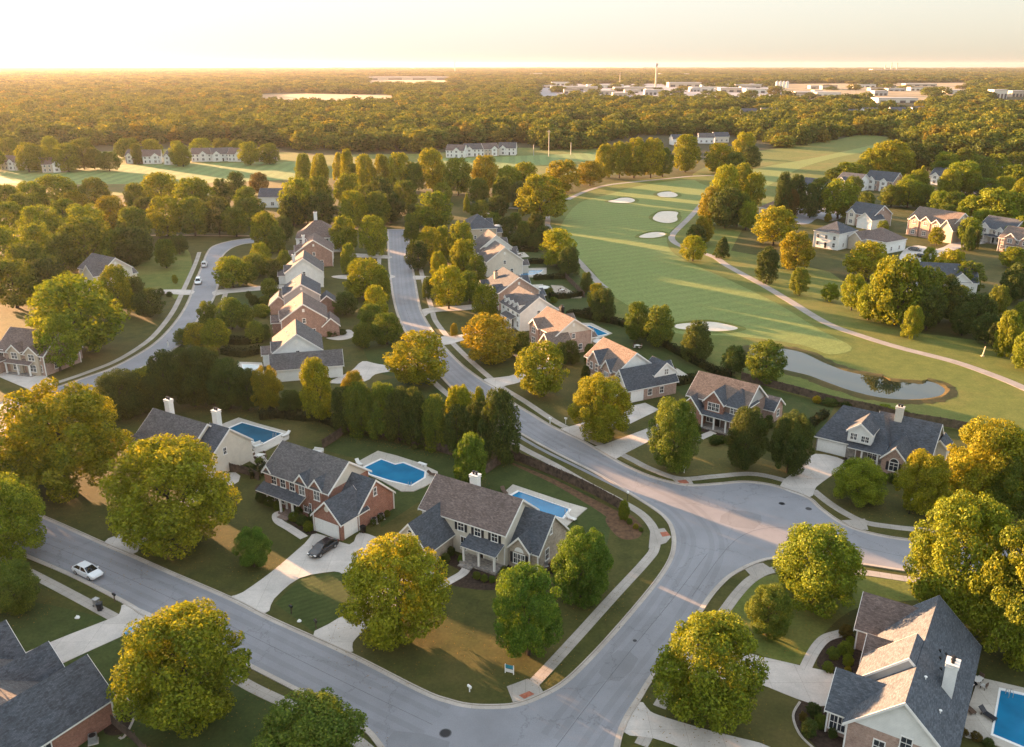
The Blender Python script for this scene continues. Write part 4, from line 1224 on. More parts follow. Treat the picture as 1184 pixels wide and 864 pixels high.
class House:
    def __init__(self, px, yaw, label, z=0.0, at=None, name='house'):
        self.p = G(*px, z) if at is None else Vector((*at, 0))
        self.p.z = 0
        self.root = empty(name, self.p, R(yaw))
        tag(self.root, label, 'house', 'houses of the neighbourhood')
        self.far = depth(self.p) > 330
    def block(self, x, y, w, d, h, axis='x', rise=2.6, wall='brick', gable=None, roof='roof_dark', ov=0.4, hip=0.0, z0=0.0, trim='trim', noroof=False):
        b = MB()
        x1, y1 = x + w, y + d
        P = lambda *a: Vector(a)
        # plinth + walls
        for q in ([(x, y), (x1, y)], [(x1, y), (x1, y1)], [(x1, y1), (x, y1)], [(x, y1), (x, y)]):
            (ax, ay), (bx, by) = q
            b.poly([(ax, ay, z0), (bx, by, z0), (bx, by, h), (ax, ay, h)], 0)
        if not hip and not noroof:
            if axis == 'x':
                for xx, o in ((x, -1), (x1, 1)):
                    q = [(xx, y, h), (xx, y1, h), (xx, (y + y1) / 2, h + rise)]
                    b.poly(q if o > 0 else q[::-1], 1)
            else:
                for yy, o in ((y, -1), (y1, 1)):
                    q = [(x, yy, h), (x1, yy, h), ((x + x1) / 2, yy, h + rise)]
                    b.poly(q if o < 0 else q[::-1], 1)
        if z0 > 0.5: b.poly([(x, y, z0), (x, y1, z0), (x1, y1, z0), (x1, y, z0)], 1)
        wl_ = b.build('wall', [M[wall], M[gable or wall]], self.root)
        if noroof: return wl_
        r = MB()
        th = 0.16
        if axis == 'x': half, run0, run1, c = d / 2, x, x1, (y + y1) / 2
        else: half, run0, run1, c = w / 2, y, y1, (x + x1) / 2
        sl = rise / half
        e = half + ov
        ze = h - ov * sl
        T = lambda s, t, z: P(s, t, z) if axis == 'x' else P(t, s, z)
        def face(q, m):
            r.poly(q, m)
        s0, s1 = run0 - ov, run1 + ov
        if hip:
            hp = hip * half
            a, bb = run0 + hp, run1 - hp
            if a > bb: a = bb = (a + bb) / 2
            zr = h + rise + th
            zt, zb = ze + th, ze - 0.06
            c0, c1, c2, c3 = T(s0, c - e, zt), T(s1, c - e, zt), T(s1, c + e, zt), T(s0, c + e, zt)
            ra, rb_ = T(a, c, zr), T(bb, c, zr)
            tops = [[c0, c1, rb_, ra], [c2, c3, ra, rb_], [c1, c2, rb_], [c3, c0, ra]]
            for q in tops:
                if axis == 'y': q = q[::-1]
                face(q, 0)
            low = [Vector((q.x, q.y, zb)) for q in (c0, c1, c2, c3)]
            up = [c0, c1, c2, c3]
            for i in range(4):
                j = (i + 1) % 4
                q = [low[i], low[j], up[j], up[i]]
                if axis == 'y': q = q[::-1]
                face(q, 1)
            q = low[::-1]
            if axis == 'y': q = q[::-1]
            face(q, 1)
        else:
            sec = [(c - e, ze - 0.04), (c - e, ze + th), (c, h + rise + th), (c + e, ze + th), (c + e, ze - 0.04), (c, h + rise - 0.04)]
            A = [T(s0, t, z) for t, z in sec]
            B = [T(s1, t, z) for t, z in sec]
            for i in range(6):
                j = (i + 1) % 6
                q = [A[i], A[j], B[j], B[i]]
                if axis == 'x': q = q[::-1]
                face(q, 0 if i in (1, 2) else 1)
            for E_, fl in ((A, axis == 'x'), (B, axis != 'x')):
                for tri in ([0, 1, 2, 5], [5, 2, 3, 4]):
                    q = [E_[i] for i in tri]
                    face(q if fl else q[::-1], 1)
            # barge boards stand proud of the gable ends
            for sgn, ss in ((-1, s0), (1, s1)):
                for side in (-1, 1):
                    q0 = [T(ss + sgn * 0.004, c + side * e, ze - 0.20), T(ss + sgn * 0.004, c, h + rise - 0.20 + 0.0), T(ss + sgn * 0.004, c, h + rise + th - 0.02), T(ss + sgn * 0.004, c + side * e, ze + th - 0.02)]
                    q1 = [p + (T(sgn * 0.05, 0, 0)) for p in q0]
                    r.poly(q1, 1); r.poly(q0[::-1], 1)
                    for i in range(4):
                        r.poly([q0[i], q0[(i + 1) % 4], q1[(i + 1) % 4], q1[i]], 1)
        rf = r.build('roof', [M[roof], M[trim]], self.root)
        return rf
    def shed(self, x0, x1, y0, y1, zl, zh, roof='roof_dark', axis='y'):
        """lean-to roof, low edge at y0"""
        b = MB()
        t = 0.14
        lo = [Vector((x0, y0, zl)), Vector((x1, y0, zl)), Vector((x1, y1, zh)), Vector((x0, y1, zh))]
        if axis == 'x': lo = [Vector((x0, y0, zl)), Vector((x1, y0, zh)), Vector((x1, y1, zh)), Vector((x0, y1, zl))]
        up = [p + Vector((0, 0, t)) for p in lo]
        b.poly(up, 0); b.poly(lo[::-1], 1)
        for i in range(4):
            j = (i + 1) % 4
            b.poly([lo[i], lo[j], up[j], up[i]], 1)
        return b.build('porch_roof', [M[roof], M['trim']], self.root)
    def place(self, o, face, u, z, at):
        """face F (-y) B (+y) L (-x) R (+x); u along the wall, at = wall coordinate"""
        if face == 'F': o.location = (u, at - 0.004, z)
        elif face == 'B': o.location, o.rotation_euler = (u, at + 0.004, z), (0, 0, math.pi)
        elif face == 'R': o.location, o.rotation_euler = (at + 0.004, u, z), (0, 0, math.pi / 2)
        else: o.location, o.rotation_euler = (at - 0.004, u, z), (0, 0, -math.pi / 2)
    def win(self, face, at, us, z, wd=0.95, ht=1.4, kind='sash', shut=False):
        for u in us:
            f, p, sh = win_mesh(wd, ht, kind)
            o = link(bpy.data.objects.new('window', f), self.root)
            self.place(o, face, u, z, at)
            link(bpy.data.objects.new('pane', p), o)
            if shut: link(bpy.data.objects.new('shutter', sh), o)
    def garage(self, face, at, u, wd=4.9, ht=2.15):
        o = link(bpy.data.objects.new('garage_door', garage_mesh(wd, ht)), self.root)
        self.place(o, face, u, 0.03, at)
    def door(self, face, at, u, z=0.15, c='brick_dark'):
        b = MB()
        b.box(-0.5, -0.04, 0, 0.5, 0.02, 2.1); b.box(-0.64, -0.06, 0, -0.5, 0.02, 2.2); b.box(0.5, -0.06, 0, 0.64, 0.02, 2.2); b.box(-0.5, -0.061, 2.1, 0.5, 0.02, 2.2)
        b.m = [0] * 6 + [1] * 18
        o = b.build('door', [M[c], M['trim']], self.root)
        self.place(o, face, u, z, at)
        k = MB(); k.lathe([(0, -.03), (.03, -.02), (.035, 0), (.03, .02), (0, .03)], 8)
        h = k.build('handle', M['steel'], o); h.location = (0.4, -0.07, 1.0)
    def chimney(self, x, y, w, d, z0, z1, m='trim', cap='black'):
        b = MB()
        b.box(x - w / 2, y - d / 2, z0, x + w / 2, y + d / 2, z1, 0)
        b.box(x - w / 2 - .08, y - d / 2 - .08, z1 - .32, x + w / 2 + .08, y + d / 2 + .08, z1 - .18, 0)
        b.box(x - w / 2 - .1, y - d / 2 - .1, z1, x + w / 2 + .1, y + d / 2 + .1, z1 + .12, 0)
        ch = b.build('chimney', M[m], self.root)
        c = MB()
        for k in (-1, 1):
            c.lathe([(.17, z1 + .11), (.17, z1 + .42), (.24, z1 + .46), (.24, z1 + .54), (0, z1 + .6)], 10, 0, (x + k * w * .2, y))
        c.build('flue_cap', M[cap], ch)
    def col(self, pts, z1, r=0.13, z0=0.0):
        for x, y in pts:
            b = MB()
            b.box(x - r, y - r, z0, x + r, y + r, z1)
            b.box(x - r - .05, y - r - .05, z0, x + r + .05, y + r + .05, z0 + .25)
            b.box(x - r - .05, y - r - .05, z1 - .18, x + r + .05, y + r + .05, z1 - .002)
            b.build('porch_column', M['trim'], self.root)
    def slab(self, x0, y0, x1, y1, z, m='stone', name='porch_floor'):
        b = MB(); b.box(x0, y0, -0.05, x1, y1, z); b.build(name, M[m], self.root)
    def vents(self, pts, kind='vent'):
        for x, y, z in pts:
            b = MB(); b.tube([(x, y, z - .3), (x, y, z + .42)], .06, 8); b.lathe([(.06, z + .3), (.15, z + .34), (.15, z + .42), (0, z + .47)], 8, 0, (x, y))
            b.build('roof_vent', M['white_plastic'], self.root)
    def corner(self, pts, z1):
        for x, y in pts:
            b = MB(); b.box(x - .075, y - .075, 0, x + .075, y + .075, z1); b.build('downpipe', M['trim'], self.root)

def XY(base, yaw, x, y):
    c, s = math.cos(R(yaw)), math.sin(R(yaw))
    return (base[0] + x * c - y * s, base[1] + x * s + y * c)

# ---- red brick house with the black car
h = House((0, 0), -33, 'red brick two-storey house, front garage gable, black car on its driveway', at=(-38.4, 121.4))
h.block(0, 0, 13.4, 8.8, 5.6, 'x', 3.2, 'brick', 'siding', 'roof_grey')
h.block(13.3, 1.3, 4.6, 7.9, 3.0, 'x', 3.6, 'brick', None, 'roof_dark', 0.3)
h.block(12.5, -2.3, 5.5, 5.4, 2.9, 'y', 2.7, 'brick', None, 'roof_dark', 0.32)
for x in (8.1, 11.2): h.block(x - 1.15, -0.12, 2.3, 2.6, 5.75, 'y', 1.35, 'brick', None, 'roof_dark', 0.28, z0=2.0)
h.block(-.05, -0.1, 1.5, 2.0, 5.7, 'y', 0.9, 'brick', None, 'roof_grey', 0.2, z0=2.0)
h.shed(-0.5, 8.9, -1.75, 0.0, 2.65, 3.55, 'roof_dark')
h.col([(4.6, -1.5), (7.2, -1.5), (4.6, -.3)], 2.72)
h.slab(4.2, -1.8, 7.6, 0.0, 0.35, 'brick_dark'); h.slab(4.9, -2.7, 6.9, -1.8, 0.17, 'brick_dark', 'step')
h.door('F', 0, 5.9, 0.35, 'black')
h.win('F', 0, [1.9, 3.9, 5.9], 3.75, 1.0, 1.35, 'sash', False)
h.win('F', -0.12, [8.1, 11.2], 3.7, 1.05, 1.6, 'double')
h.win('F', 0, [1.7, 8.9], 0.9, 1.5, 1.6, 'double'); h.win('F', 0, [3.3, 10.8], 0.9, 0.9, 1.6)
h.garage('F', -2.3, 15.1, 4.5); h.garage('R', 18.0, -0.4, 2.5)
h.win('R', 17.9, [5.2], 4.1, 0.6, 1.2)
b = MB(); b.lathe([(0, 0.03), (.42, 0.03), (.48, -.03), (.48, 0)], 14); o = b.build('gable_vent', M['siding'], h.root); o.rotation_euler = (R(90), 0, 0); o.location = (15.25, -2.32, 4.35)
h.corner([(12.5, -2.35), (18.05, 1.3), (17.95, 9.25), (0, -0.05)], 2.9)

# ---- stone and cream house with porch
h = House((0, 0), -32, 'tan stone house with brown roof, white porch and big rectangular pool behind', at=(-8.9, 106.9))
h.block(-5.0, 0.5, 14.0, 8.2, 5.4, 'x', 3.3, 'siding', 'siding', 'roof_brown')
h.block(-5.4, -5.4, 5.8, 9.5, 3.0, 'y', 3.3, 'stone', 'siding', 'roof_dark')
h.block(8.9, 1.8, 4.6, 8.0, 3.0, 'x', 3.9, 'stone', None, 'roof_dark', 0.3)
h.block(9.2, 1.35, 3.2, 3.6, 3.15, 'y', 1.75, 'stone', None, 'roof_dark', 0.25)
h.shed(3.2, 9.0, -1.8, 0.52, 2.65, 3.5, 'roof_dark')
h.col([(3.6, -1.5), (6.1, -1.5), (8.6, -1.5)], 2.72)
h.slab(3.0, -1.8, 9.0, 0.5, 0.4, 'stone_grey'); h.slab(3.3, -2.6, 5.4, -1.8, 0.2, 'stone_grey', 'step')
h.door('F', 0.5, 5.0, 0.4, 'black')
h.win('F', 0.5, [1.8, 4.6, 7.4], 3.65, 0.95, 1.35, 'sash', True)
h.win('F', 0.5, [2.2], 0.8, 0.9, 1.9); h.win('F', 0.5, [7.2], 0.95, 1.2, 1.5)
h.win('F', 1.35, [10.8], 0.8, 1.7, 1.5, 'triple', True)
b = MB()
for i in range(6):
    a0, a1 = math.pi * i / 6, math.pi * (i + 1) / 6
    b.poly([(0, 0, 0), (.75 * math.cos(a0), 0, .75 * math.sin(a0)), (.75 * math.cos(a1), 0, .75 * math.sin(a1))])
o = b.build('fan_light', M['trim'], h.root); o.location = (10.8, 1.30, 2.62)
h.garage('F', -5.4, -2.5, 4.8); h.win('F', -5.4, [-2.5], 3.9, 0.7, 0.9, 'arch')
h.win('R', 13.5, [5.2], 4.4, 0.5, 1.1); h.win('R', 13.5, [4.2], 0.9, 0.9, 1.6)
h.chimney(1.0, 5.3, 1.25, 0.95, 6.5, 10.0, 'siding_white')
h.corner([(13.5, 1.75), (12.45, 1.3), (9.0, 0.45)], 3.0)

# ---- double-chimney house
h = House((0, 0), -31, 'grey-roofed cream house with two white chimneys beside a dark kidney pool', at=(-66.2, 136.4))
h.label = None
h.block(0.6, 1.2, 13.0, 9.0, 4.2, 'x', 3.7, 'brick_dark', 'siding', 'roof_grey')
h.block(13.5, 2.4, 4.2, 9.0, 3.9, 'x', 3.6, 'siding', None, 'roof_dark', 0.28)
h.block(0.3, -0.2, 3.2, 5.0, 3.1, 'y', 2.3, 'brick_dark', None, 'roof_grey', 0.3)
h.block(4.6, 0.7, 2.8, 4.4, 3.6, 'y', 2.1, 'siding_white', None, 'roof_grey', 0.3)
h.win('F', -0.2, [1.9], 0.9, 1.4, 1.5, 'double'); h.win('F', -0.2, [1.9], 3.5, 0.5, 0.6)
h.win('F', 0.7, [6.0], 3.3, 0.9, 0.9, 'arch'); h.door('F', 0.7, 6.0, 0.2, 'black')
h.win('F', 1.2, [9.0, 11.5], 1.0, 1.0, 1.5, 'sash', True)
h.win('R', 17.7, [5.6], 3.4, 0.6, 1.1)
h.garage('F', 2.4, 15.6, 3.4)
h.chimney(3.4, 6.6, 1.2, 0.95, 6.4, 9.9, 'siding_white'); h.chimney(14.0, 7.8, 1.2, 0.95, 6.0, 9.7, 'siding_white')
h.root['label'] = 'grey-roofed house with two white chimneys, pool at its right rear'

# ---- brick-ended house in the bottom left corner
h = House((0, 0), -32, 'brick-ended house with grey hip of gables, cut by the lower left photo corner', at=(-41.6, 72.7))
h.block(-7.6, -16.0, 7.3, 16.3, 3.3, 'y', 3.3, 'brick', None, 'roof_dark', 0.45)
h.block(-30, -12.6, 25.4, 10.6, 3.2, 'x', 2.9, 'brick', None, 'roof_grey', 0.4)
h.block(-13.2, -8.0, 5.4, 8.0, 3.0, 'y', 2.9, 'brick', None, 'roof_dark', 0.35)
h.block(-20.4, -8.0, 5.6, 7.4, 3.0, 'y', 3.3, 'brick', None, 'roof_dark', 0.35)
h.win('R', -0.3, [-6.8], 1.1, 1.0, 1.4, 'sash'); h.win('B', 0.3, [-4.0], 1.0, 1.6, 1.5, 'double', True)
h.garage('B', -0.0, -10.5, 4.6)
h.vents([(-9.8, -6.2, 6.3)]); h.corner([(-0.25, 0.35), (-.25, -9.4)], 3.0)

# ---- big house in the bottom right corner with the sunlit roof
h = House((0, 0), 57, 'large rose brick house with sunlit tan roof slopes and white chimney, bottom right', at=(48.7, 84.1))
# the street front is +y
h.block(-20.4, -4.6, 20.0, 9.4, 3.4, 'x', 4.5, 'brick_pink', 'siding_white', 'roof_slate', 0.45)
h.block(-14.5, -3.8, 4.7, 9.4, 3.9, 'x', 4.62, 'siding_grey', None, 'roof_slate', 0.05)
h.block(-3.6, 0.0, 4.7, 7.5, 3.2, 'y', 3.1, 'brick_pink', None, 'roof_brown', 0.35)
h.block(-9.8, -1.0, 3.6, 6.6, 3.1, 'y', 2.3, 'brick_pink', 'siding', 'roof_brown', 0.28)
h.block(-19.2, 1.0, 5.8, 5.9, 3.0, 'y', 2.8, 'brick_pink', 'siding_white', 'roof_slate', 0.35)
h.win('L', -20.4, [-0.6], 2.5, 0.95, 1.3); h.win('L', -20.4, [1.7, -3.0], 0.9, 0.95, 1.4)
h.win('L', -19.2, [5.9], 0.7, 1.5, 1.7, 'double')
h.win('B', 7.5, [-1.3], 0.9, 1.8, 1.6, 'triple', True); h.door('B', 5.6, -8.0, 0.2, 'black')
h.garage('B', 6.9, -16.3, 4.6)
h.win('F', -4.6, [-3, -7, -11, -15], 0.9, 1.5, 1.7, 'double')
h.chimney(-12.7, -2.9, 1.25, 1.1, 4.0, 8.5, 'siding_white')
h.vents([(-16.9, -2.8, 5.2), (-14.9, -0.9, 7.0)])
for x, y in ((-9.2, -2.4), (-9.6, -1.6), (-8.6, -1.4), (-11.0, -1.9), (-8.0, -2.0)):
    z = 7.95 + y * 0.96
    b = MB(); b.box(x - .13, y - .13, z - .35, x + .13, y + .13, z + .17); b.build('roof_vent', M['black'], h.root)
h.corner([(-20.45, 4.85), (-19.25, 6.95), (-20.45, -4.65), (-3.65, 7.5)], 3.0)

# ---- charcoal-roofed house on the cul-de-sac
h = House((0, 0), -36, 'charcoal hip-roofed house with white double garage door at the cul-de-sac', at=(53.9, 140.9))
h.block(0.2, 0.3, 12.0, 9.4, 3.0, 'x', 4.6, 'stone_grey', None, 'roof_dark', 0.4, hip=0.55)
h.block(9.0, 2.2, 9.4, 9.6, 3.0, 'x', 4.2, 'siding', None, 'roof_dark', 0.4)
h.block(5.6, -0.8, 3.9, 5.4, 5.8, 'y', 1.5, 'siding_white', None, 'roof_dark', 0.3, z0=3.7)
h.block(11.9, -2.4, 3.9, 6.4, 3.0, 'y', 2.1, 'brick_pink', None, 'roof_dark', 0.3)
h.shed(6.0, 12.0, -1.6, 0.6, 2.7, 3.7, 'roof_dark')
h.col([(8.4, -1.3), (11.0, -1.3)], 2.8)
h.slab(6.0, -1.6, 11.8, 0.3, 0.2, 'stone_grey')
h.garage('F', 0.3, 2.9, 4.7); h.door('F', 0.3, 7.6, 0.2, 'brick_dark'); h.win('F', 0.3, [9.8], 0.8, 1.4, 1.6, 'double')
h.win('F', -0.8, [6.6], 4.15, 1.0, 1.1, 'double'); h.win('F', -0.8, [8.5], 4.1, 1.2, 1.0, 'double')
h.win('F', -2.4, [13.9], 0.9, 1.3, 1.4, 'arch', True)
h.win('R', 18.4, [5.5], 1.2, 1.0, 1.4)
h.chimney(11.9, 6.4, 1.2, .95, 5.0, 9.0, 'siding')
h.block(17.6, 8.0, 2.4, 3.6, 2.8, 'y', 1.2, 'siding', None, 'roof_dark', 0.3)

# ---- orange-roofed brick house
h = House((0, 0), -40, 'brick house with front gable and sunlit orange roof, behind two dark trees', at=(36.3, 151.8))
h.block(-4.0, 1.2, 11.7, 8.6, 5.2, 'x', 3.4, 'brick_dark', 'siding_grey', 'roof_tan', 0.4)
h.block(-4.7, -0.6, 4.6, 5.5, 2.9, 'y', 2.7, 'brick', None, 'roof_dark', 0.35)
h.block(0.0, 0.1, 3.8, 5.0, 5.5, 'y', 2.1, 'brick', None, 'roof_dark', 0.35, z0=2.6)
h.block(3.4, 0.9, 4.3, 5.5, 5.2, 'x', 2.7, 'brick_dark', None, 'roof_dark', 0.3, hip=0.9, z0=2.6)
h.shed(-0.4, 7.8, -1.0, 1.22, 2.7, 3.7, 'roof_dark')
h.col([(0.2, -0.7), (2.6, -0.7), (5.0, -0.7), (7.4, -0.7)], 2.8)
h.slab(-0.1, -1.0, 7.7, 1.2, 0.25, 'stone_grey')
h.door('F', 1.2, 2.4, 0.25, 'black'); h.win('F', 1.2, [0.8, 5.6], 0.8, 1.2, 1.7, 'double')
h.win('F', -0.6, [-2.4], 0.9, 1.8, 1.5, 'triple'); h.win('F', 0.1, [1.9], 3.7, 2.2, 1.4, 'triple'); h.win('F', 0.9, [5.6], 3.7, 1.2, 1.3, 'double')
h.block(3.0, 9.6, 6.6, 4.6, 2.8, 'x', 1.8, 'brick_pink', None, 'roof_dark', 0.35)
h.win('R', 9.6, [12.0], 0.9, 1.0, 1.3)

# ---- rose brick house with the side-garage wing and patio
h = House((0, 0), -62, 'rose brick two-storey house with low garage wing and white rear patio', at=(16.3, 178.0))
h.block(0.4, -0.4, 11.6, 9.0, 5.6, 'x', 3.3, 'brick_pink', 'siding_white', 'roof_tan', 0.4)
h.block(2.2, -0.9, 4.0, 5.0, 5.6, 'y', 2.2, 'brick_pink', None, 'roof_dark', 0.3)
h.block(6.6, -0.2, 3.4, 4.6, 5.4, 'y', 2.0, 'brick_pink', None, 'roof_dark', 0.3) if False else None
h.block(7.4, -1.0, 3.2, 5.0, 5.3, 'y', 1.9, 'brick_pink', None, 'roof_dark', 0.3)
h.block(10.6, -0.6, 5.6, 12.4, 3.0, 'y', 3.4, 'brick_pink', 'siding', 'roof_dark', 0.35)
h.block(11.0, 6.6, 4.4, 5.6, 4.7, 'x', 2.2, 'siding_white', None, 'roof_dark', 0.25)
h.win('F', -0.4, [1.3, 6.7], 3.6, 0.9, 1.4); h.win('F', -0.9, [3.2, 5.2], 3.7, 0.9, 1.4); h.win('F', -1.0, [9.0], 2.2, 1.3, 2.4, 'triple')
h.win('F', -0.4, [1.3], 0.8, 1.0, 1.5); h.win('F', -0.9, [4.2], 0.8, 1.8, 1.6, 'triple'); h.door('F', -0.4, 6.8, 0.2, 'black')
h.garage('F', -0.6, 12.9, 2.6); h.garage('R', 16.2, 1.8, 2.9)
h.win('R', 15.4, [9.6], 4.4, 0.9, 1.1, 'double'); h.win('R', 16.2, [5.0, 8.0], 0.9, 0.9, 1.3); h.win('F', -0.6, [13.2], 3.8, 0.8, 0.9, 'arch')

# ---- generic builders for the rows further off, all with their own proportions
def row_house(px, yaw, label, w=11, d=9.5, h1=5.4, rise=3.2, wall='siding', gable=None, roof='roof_grey', wing=None, porch=True, gables=(), hip=0.0, chim=None, axis='x', wz=0.0, front='siding', back=None):
    hh = House(px, yaw, label)
    hh.block(0, 0, w, d, h1, axis, rise, wall, gable or wall, roof, 0.4, hip)
    two = h1 > 4.4
    n = max(2, int(w / 2.6))
    us = [w * (i + 0.5) / n for i in range(n)]
    if two: hh.win('F', 0, us, 3.6, 0.95, 1.35)
    hh.win('F', 0, [u for i, u in enumerate(us) if i != n // 2], 0.9, 0.95, 1.5)
    hh.door('F', 0, us[n // 2], 0.2, 'black')
    hh.win('R', w, [d * .3, d * .7], 0.9, 0.8, 1.3); hh.win('L', 0, [d * .3, d * .7], 0.9, 0.8, 1.3)
    if two: hh.win('R', w, [d * .5], 3.9, 0.7, 1.1); hh.win('L', 0, [d * .5], 3.9, 0.7, 1.1)
    hh.win('B', d, [w * .25, w * .5, w * .75], 0.9, 1.2, 1.6, 'double')
    if two: hh.win('B', d, [w * .25, w * .75], 3.7, 1.0, 1.3)
    if porch:
        hh.shed(w * .25, w * .8, -1.7, 0.01, 2.6, 3.3, roof); hh.col([(w * .27, -1.45), (w * .52, -1.45), (w * .78, -1.45)], 2.68)
        hh.slab(w * .25, -1.75, w * .8, 0, 0.2, 'stone_grey')
    for gx, gw, gz in gables:
        hh.block(gx - gw / 2, -0.5, gw, 4.0, gz, 'y', gw * 0.42, front, None, roof, 0.28)
        hh.win('F', -0.5, [gx], gz - 1.7, min(1.5, gw * .5), 1.3, 'double'); 
        if gz > 4: hh.win('F', -0.5, [gx], 0.9, min(1.5, gw * .5), 1.5, 'double')
    if wing:
        x, y, ww, dd, hh1, ax, rr, gf = wing[:8]
        hh.block(x, y, ww, dd, hh1, ax, rr, wing[8] if len(wing) > 8 else wall, None, roof, 0.35)
        if gf:
            at = {'F': y, 'B': y + dd, 'L': x, 'R': x + ww}[gf]
            hh.garage(gf, at, (x + ww / 2) if gf in 'FB' else (y + dd / 2), min(4.8, (ww if gf in 'FB' else dd) - 1.0))
    if not hh.far or two:
        hh.block(w * .50, d - 0.4, w * .36, 3.0, 2.8, 'y', 1.3, gable or wall, None, roof, 0.3)
        hh.win('B', d + 2.6, [w * .68], 0.9, 1.4, 1.4, 'double')
        hh.block(w * .08, d * .62, w * .30, d * .40, h1 + .1, 'y', w * .13, gable or wall, None, roof, 0.3)
    hh.vents([(w * .3, d * .68, h1 + rise * .64), (w * .62, d * .72, h1 + rise * .56)])
    for s_, xx in ((-1, 0), (1, w)):
        if axis == 'x' and not hip:
            b = MB(); b.box(xx - .03, d / 2 - .3, h1 + rise * .45, xx + .03, d / 2 + .3, h1 + rise * .45 + .8); b.build('gable_vent', M['trim'], hh.root)
    hh.corner([(-.06, -.06), (w + .06, -.06), (w + .06, d + .06), (-.06, d + .06)], h1 - .1)
    if chim: hh.chimney(*chim)
    return hh

# east side of the middle street, tan-roofed row (front faces the street)
h = row_house((613, 397), -62, 'tan-roofed gabled house with small blue pool, facing the street curve', 12, 10, 5.3, 3.3, 'brick_pink', 'siding', 'roof_tan', (9.0, -2.4, 5.0, 5.6, 3.4, 'y', 2.6, 'F'), False, ((2.6, 4.2, 5.2),), front='brick_pink')
h.chimney(4.0, 6.5, 0.9, 0.9, 6, 9.4, 'black')
h = row_house((580, 370), -66, 'white gabled house with arched porch and four slim dormers on its roof', 12, 10.5, 5.0, 3.6, 'siding_white', 'siding_white', 'roof_grey', None, True)
for x in (1.6, 4.4, 7.2, 10.0):
    h.block(x - .6, 0.4, 1.2, 3.0, 6.6, 'y', 0.6, 'siding_white', None, 'roof_grey', 0.15, z0=4.8); h.win('F', 0.4, [x], 5.5, 0.6, 0.9)
row_house((560, 346), -70, 'rose brick house with slate roof and turquoise pool behind', 13, 12, 5.0, 4.0, 'brick_pink', 'brick_pink', 'roof_dark', (-2.0, -1.0, 4.6, 7, 3.2, 'y', 2.6, None), True, ((9.5, 3.6, 5.0),), front='brick_pink', chim=(3.0, 2.6, 0.9, 0.9, 5.5, 8.5, 'stone'))
row_house((553, 312), -73, 'cream gable house third from the white gabled one, up the row', 11, 12, 5.0, 4.4, 'siding', 'siding', 'roof_grey', None, True, ((3, 3.4, 5.0),))
row_house((548, 296), -75, 'pale grey-roofed house squeezed between cream gable and bluish hip roof', 11, 11, 5.0, 4.2, 'siding_white', 'siding_white', 'roof_grey', (8.4, -2, 4.2, 6, 3.2, 'y', 2.4, None), False)
row_house((532, 272), -77, 'bluish hip-roofed house at the top of the east row', 14, 12, 5.0, 4.2, 'siding_tan', None, 'roof_dark', None, False, (), 1.0)
# west side of the middle street; their backs face west
h = row_house((374, 428), 104, 'white gabled house with attached garage wing and drained pool, west of the street', 11.5, 10.5, 5.0, 3.9, 'siding_white', None, 'roof_grey', (-5.6, -4.0, 5.8, 15, 2.9, 'y', 2.5, 'F'), False)
h.win('B', 11.0, [-2.7], 1.0, 1.4, 1.3, 'double')
h = row_house((379, 389), 103, 'rosy brick gabled house in the west row, round shrub bed at its drive', 11.5, 11.0, 5.0, 3.8, 'brick_soft', 'brick_soft', 'roof_brown', (-0.3, -3.0, 6.0, 4, 3.0, 'x', 1.8, None), False)
h = row_house((371, 362), 102, 'charcoal-walled house with hipped front gable, west row', 12, 9.5, 5.4, 3.0, 'siding_grey', 'siding_grey', 'roof_dark', (1.0, 8.5, 6.5, 5, 2.9, 'x', 2.2, None, 'brick_pink'), False)
h.block(-.2, -4.4, 5.4, 5, 2.9, 'x', 2.0, 'brick_dark', None, 'roof_dark')
h = row_house((374, 332), 101, 'white-raked house with grey roof between the charcoal one and the brick-gabled one', 12, 11, 5.0, 4.2, 'siding_white', 'siding_white', 'roof_grey', None, False, (), 0.0, (5, 8.5, .9, .9, 6, 9.4, 'siding_white'))
h = row_house((385, 308), 100, 'brick-gabled brown-roofed house near the street end, west row', 13, 12, 5.2, 4.0, 'brick_soft', 'brick_soft', 'roof_brown', None, False, (), 0.0, (6, 9.5, .9, .9, 6, 9.8, 'siding_white'))
row_house((344, 293), 10, 'white house with square hip roof and tall white chimney at the row top', 15.5, 13, 5.6, 5.0, 'siding_white', None, 'roof_brown', None, False, (), 1.0, (7.0, 7.5, 1.2, 1.0, 8.5, 13.5, 'siding_white'))
# houses of the left street
h = row_house((1, 428), -18, 'brown-roofed tan house with front dormer gables, at the left photo edge', 13, 10, 4.8, 3.8, 'brick_pink', None, 'roof_brown', (-3.4, -4.0, 5.4, 7, 3.0, 'y', 2.6, 'F'), True, ((5.4, 3.4, 5.2), (10.2, 3.4, 5.2)), front='siding_tan')
h = row_house((95, 329), -35, 'cream twin-gabled house half hidden by the huge domed tree', 12, 10, 5.4, 3.6, 'siding', None, 'roof_grey', (7.0, -3.0, 6.0, 8, 5.0, 'y', 2.8, None), False)
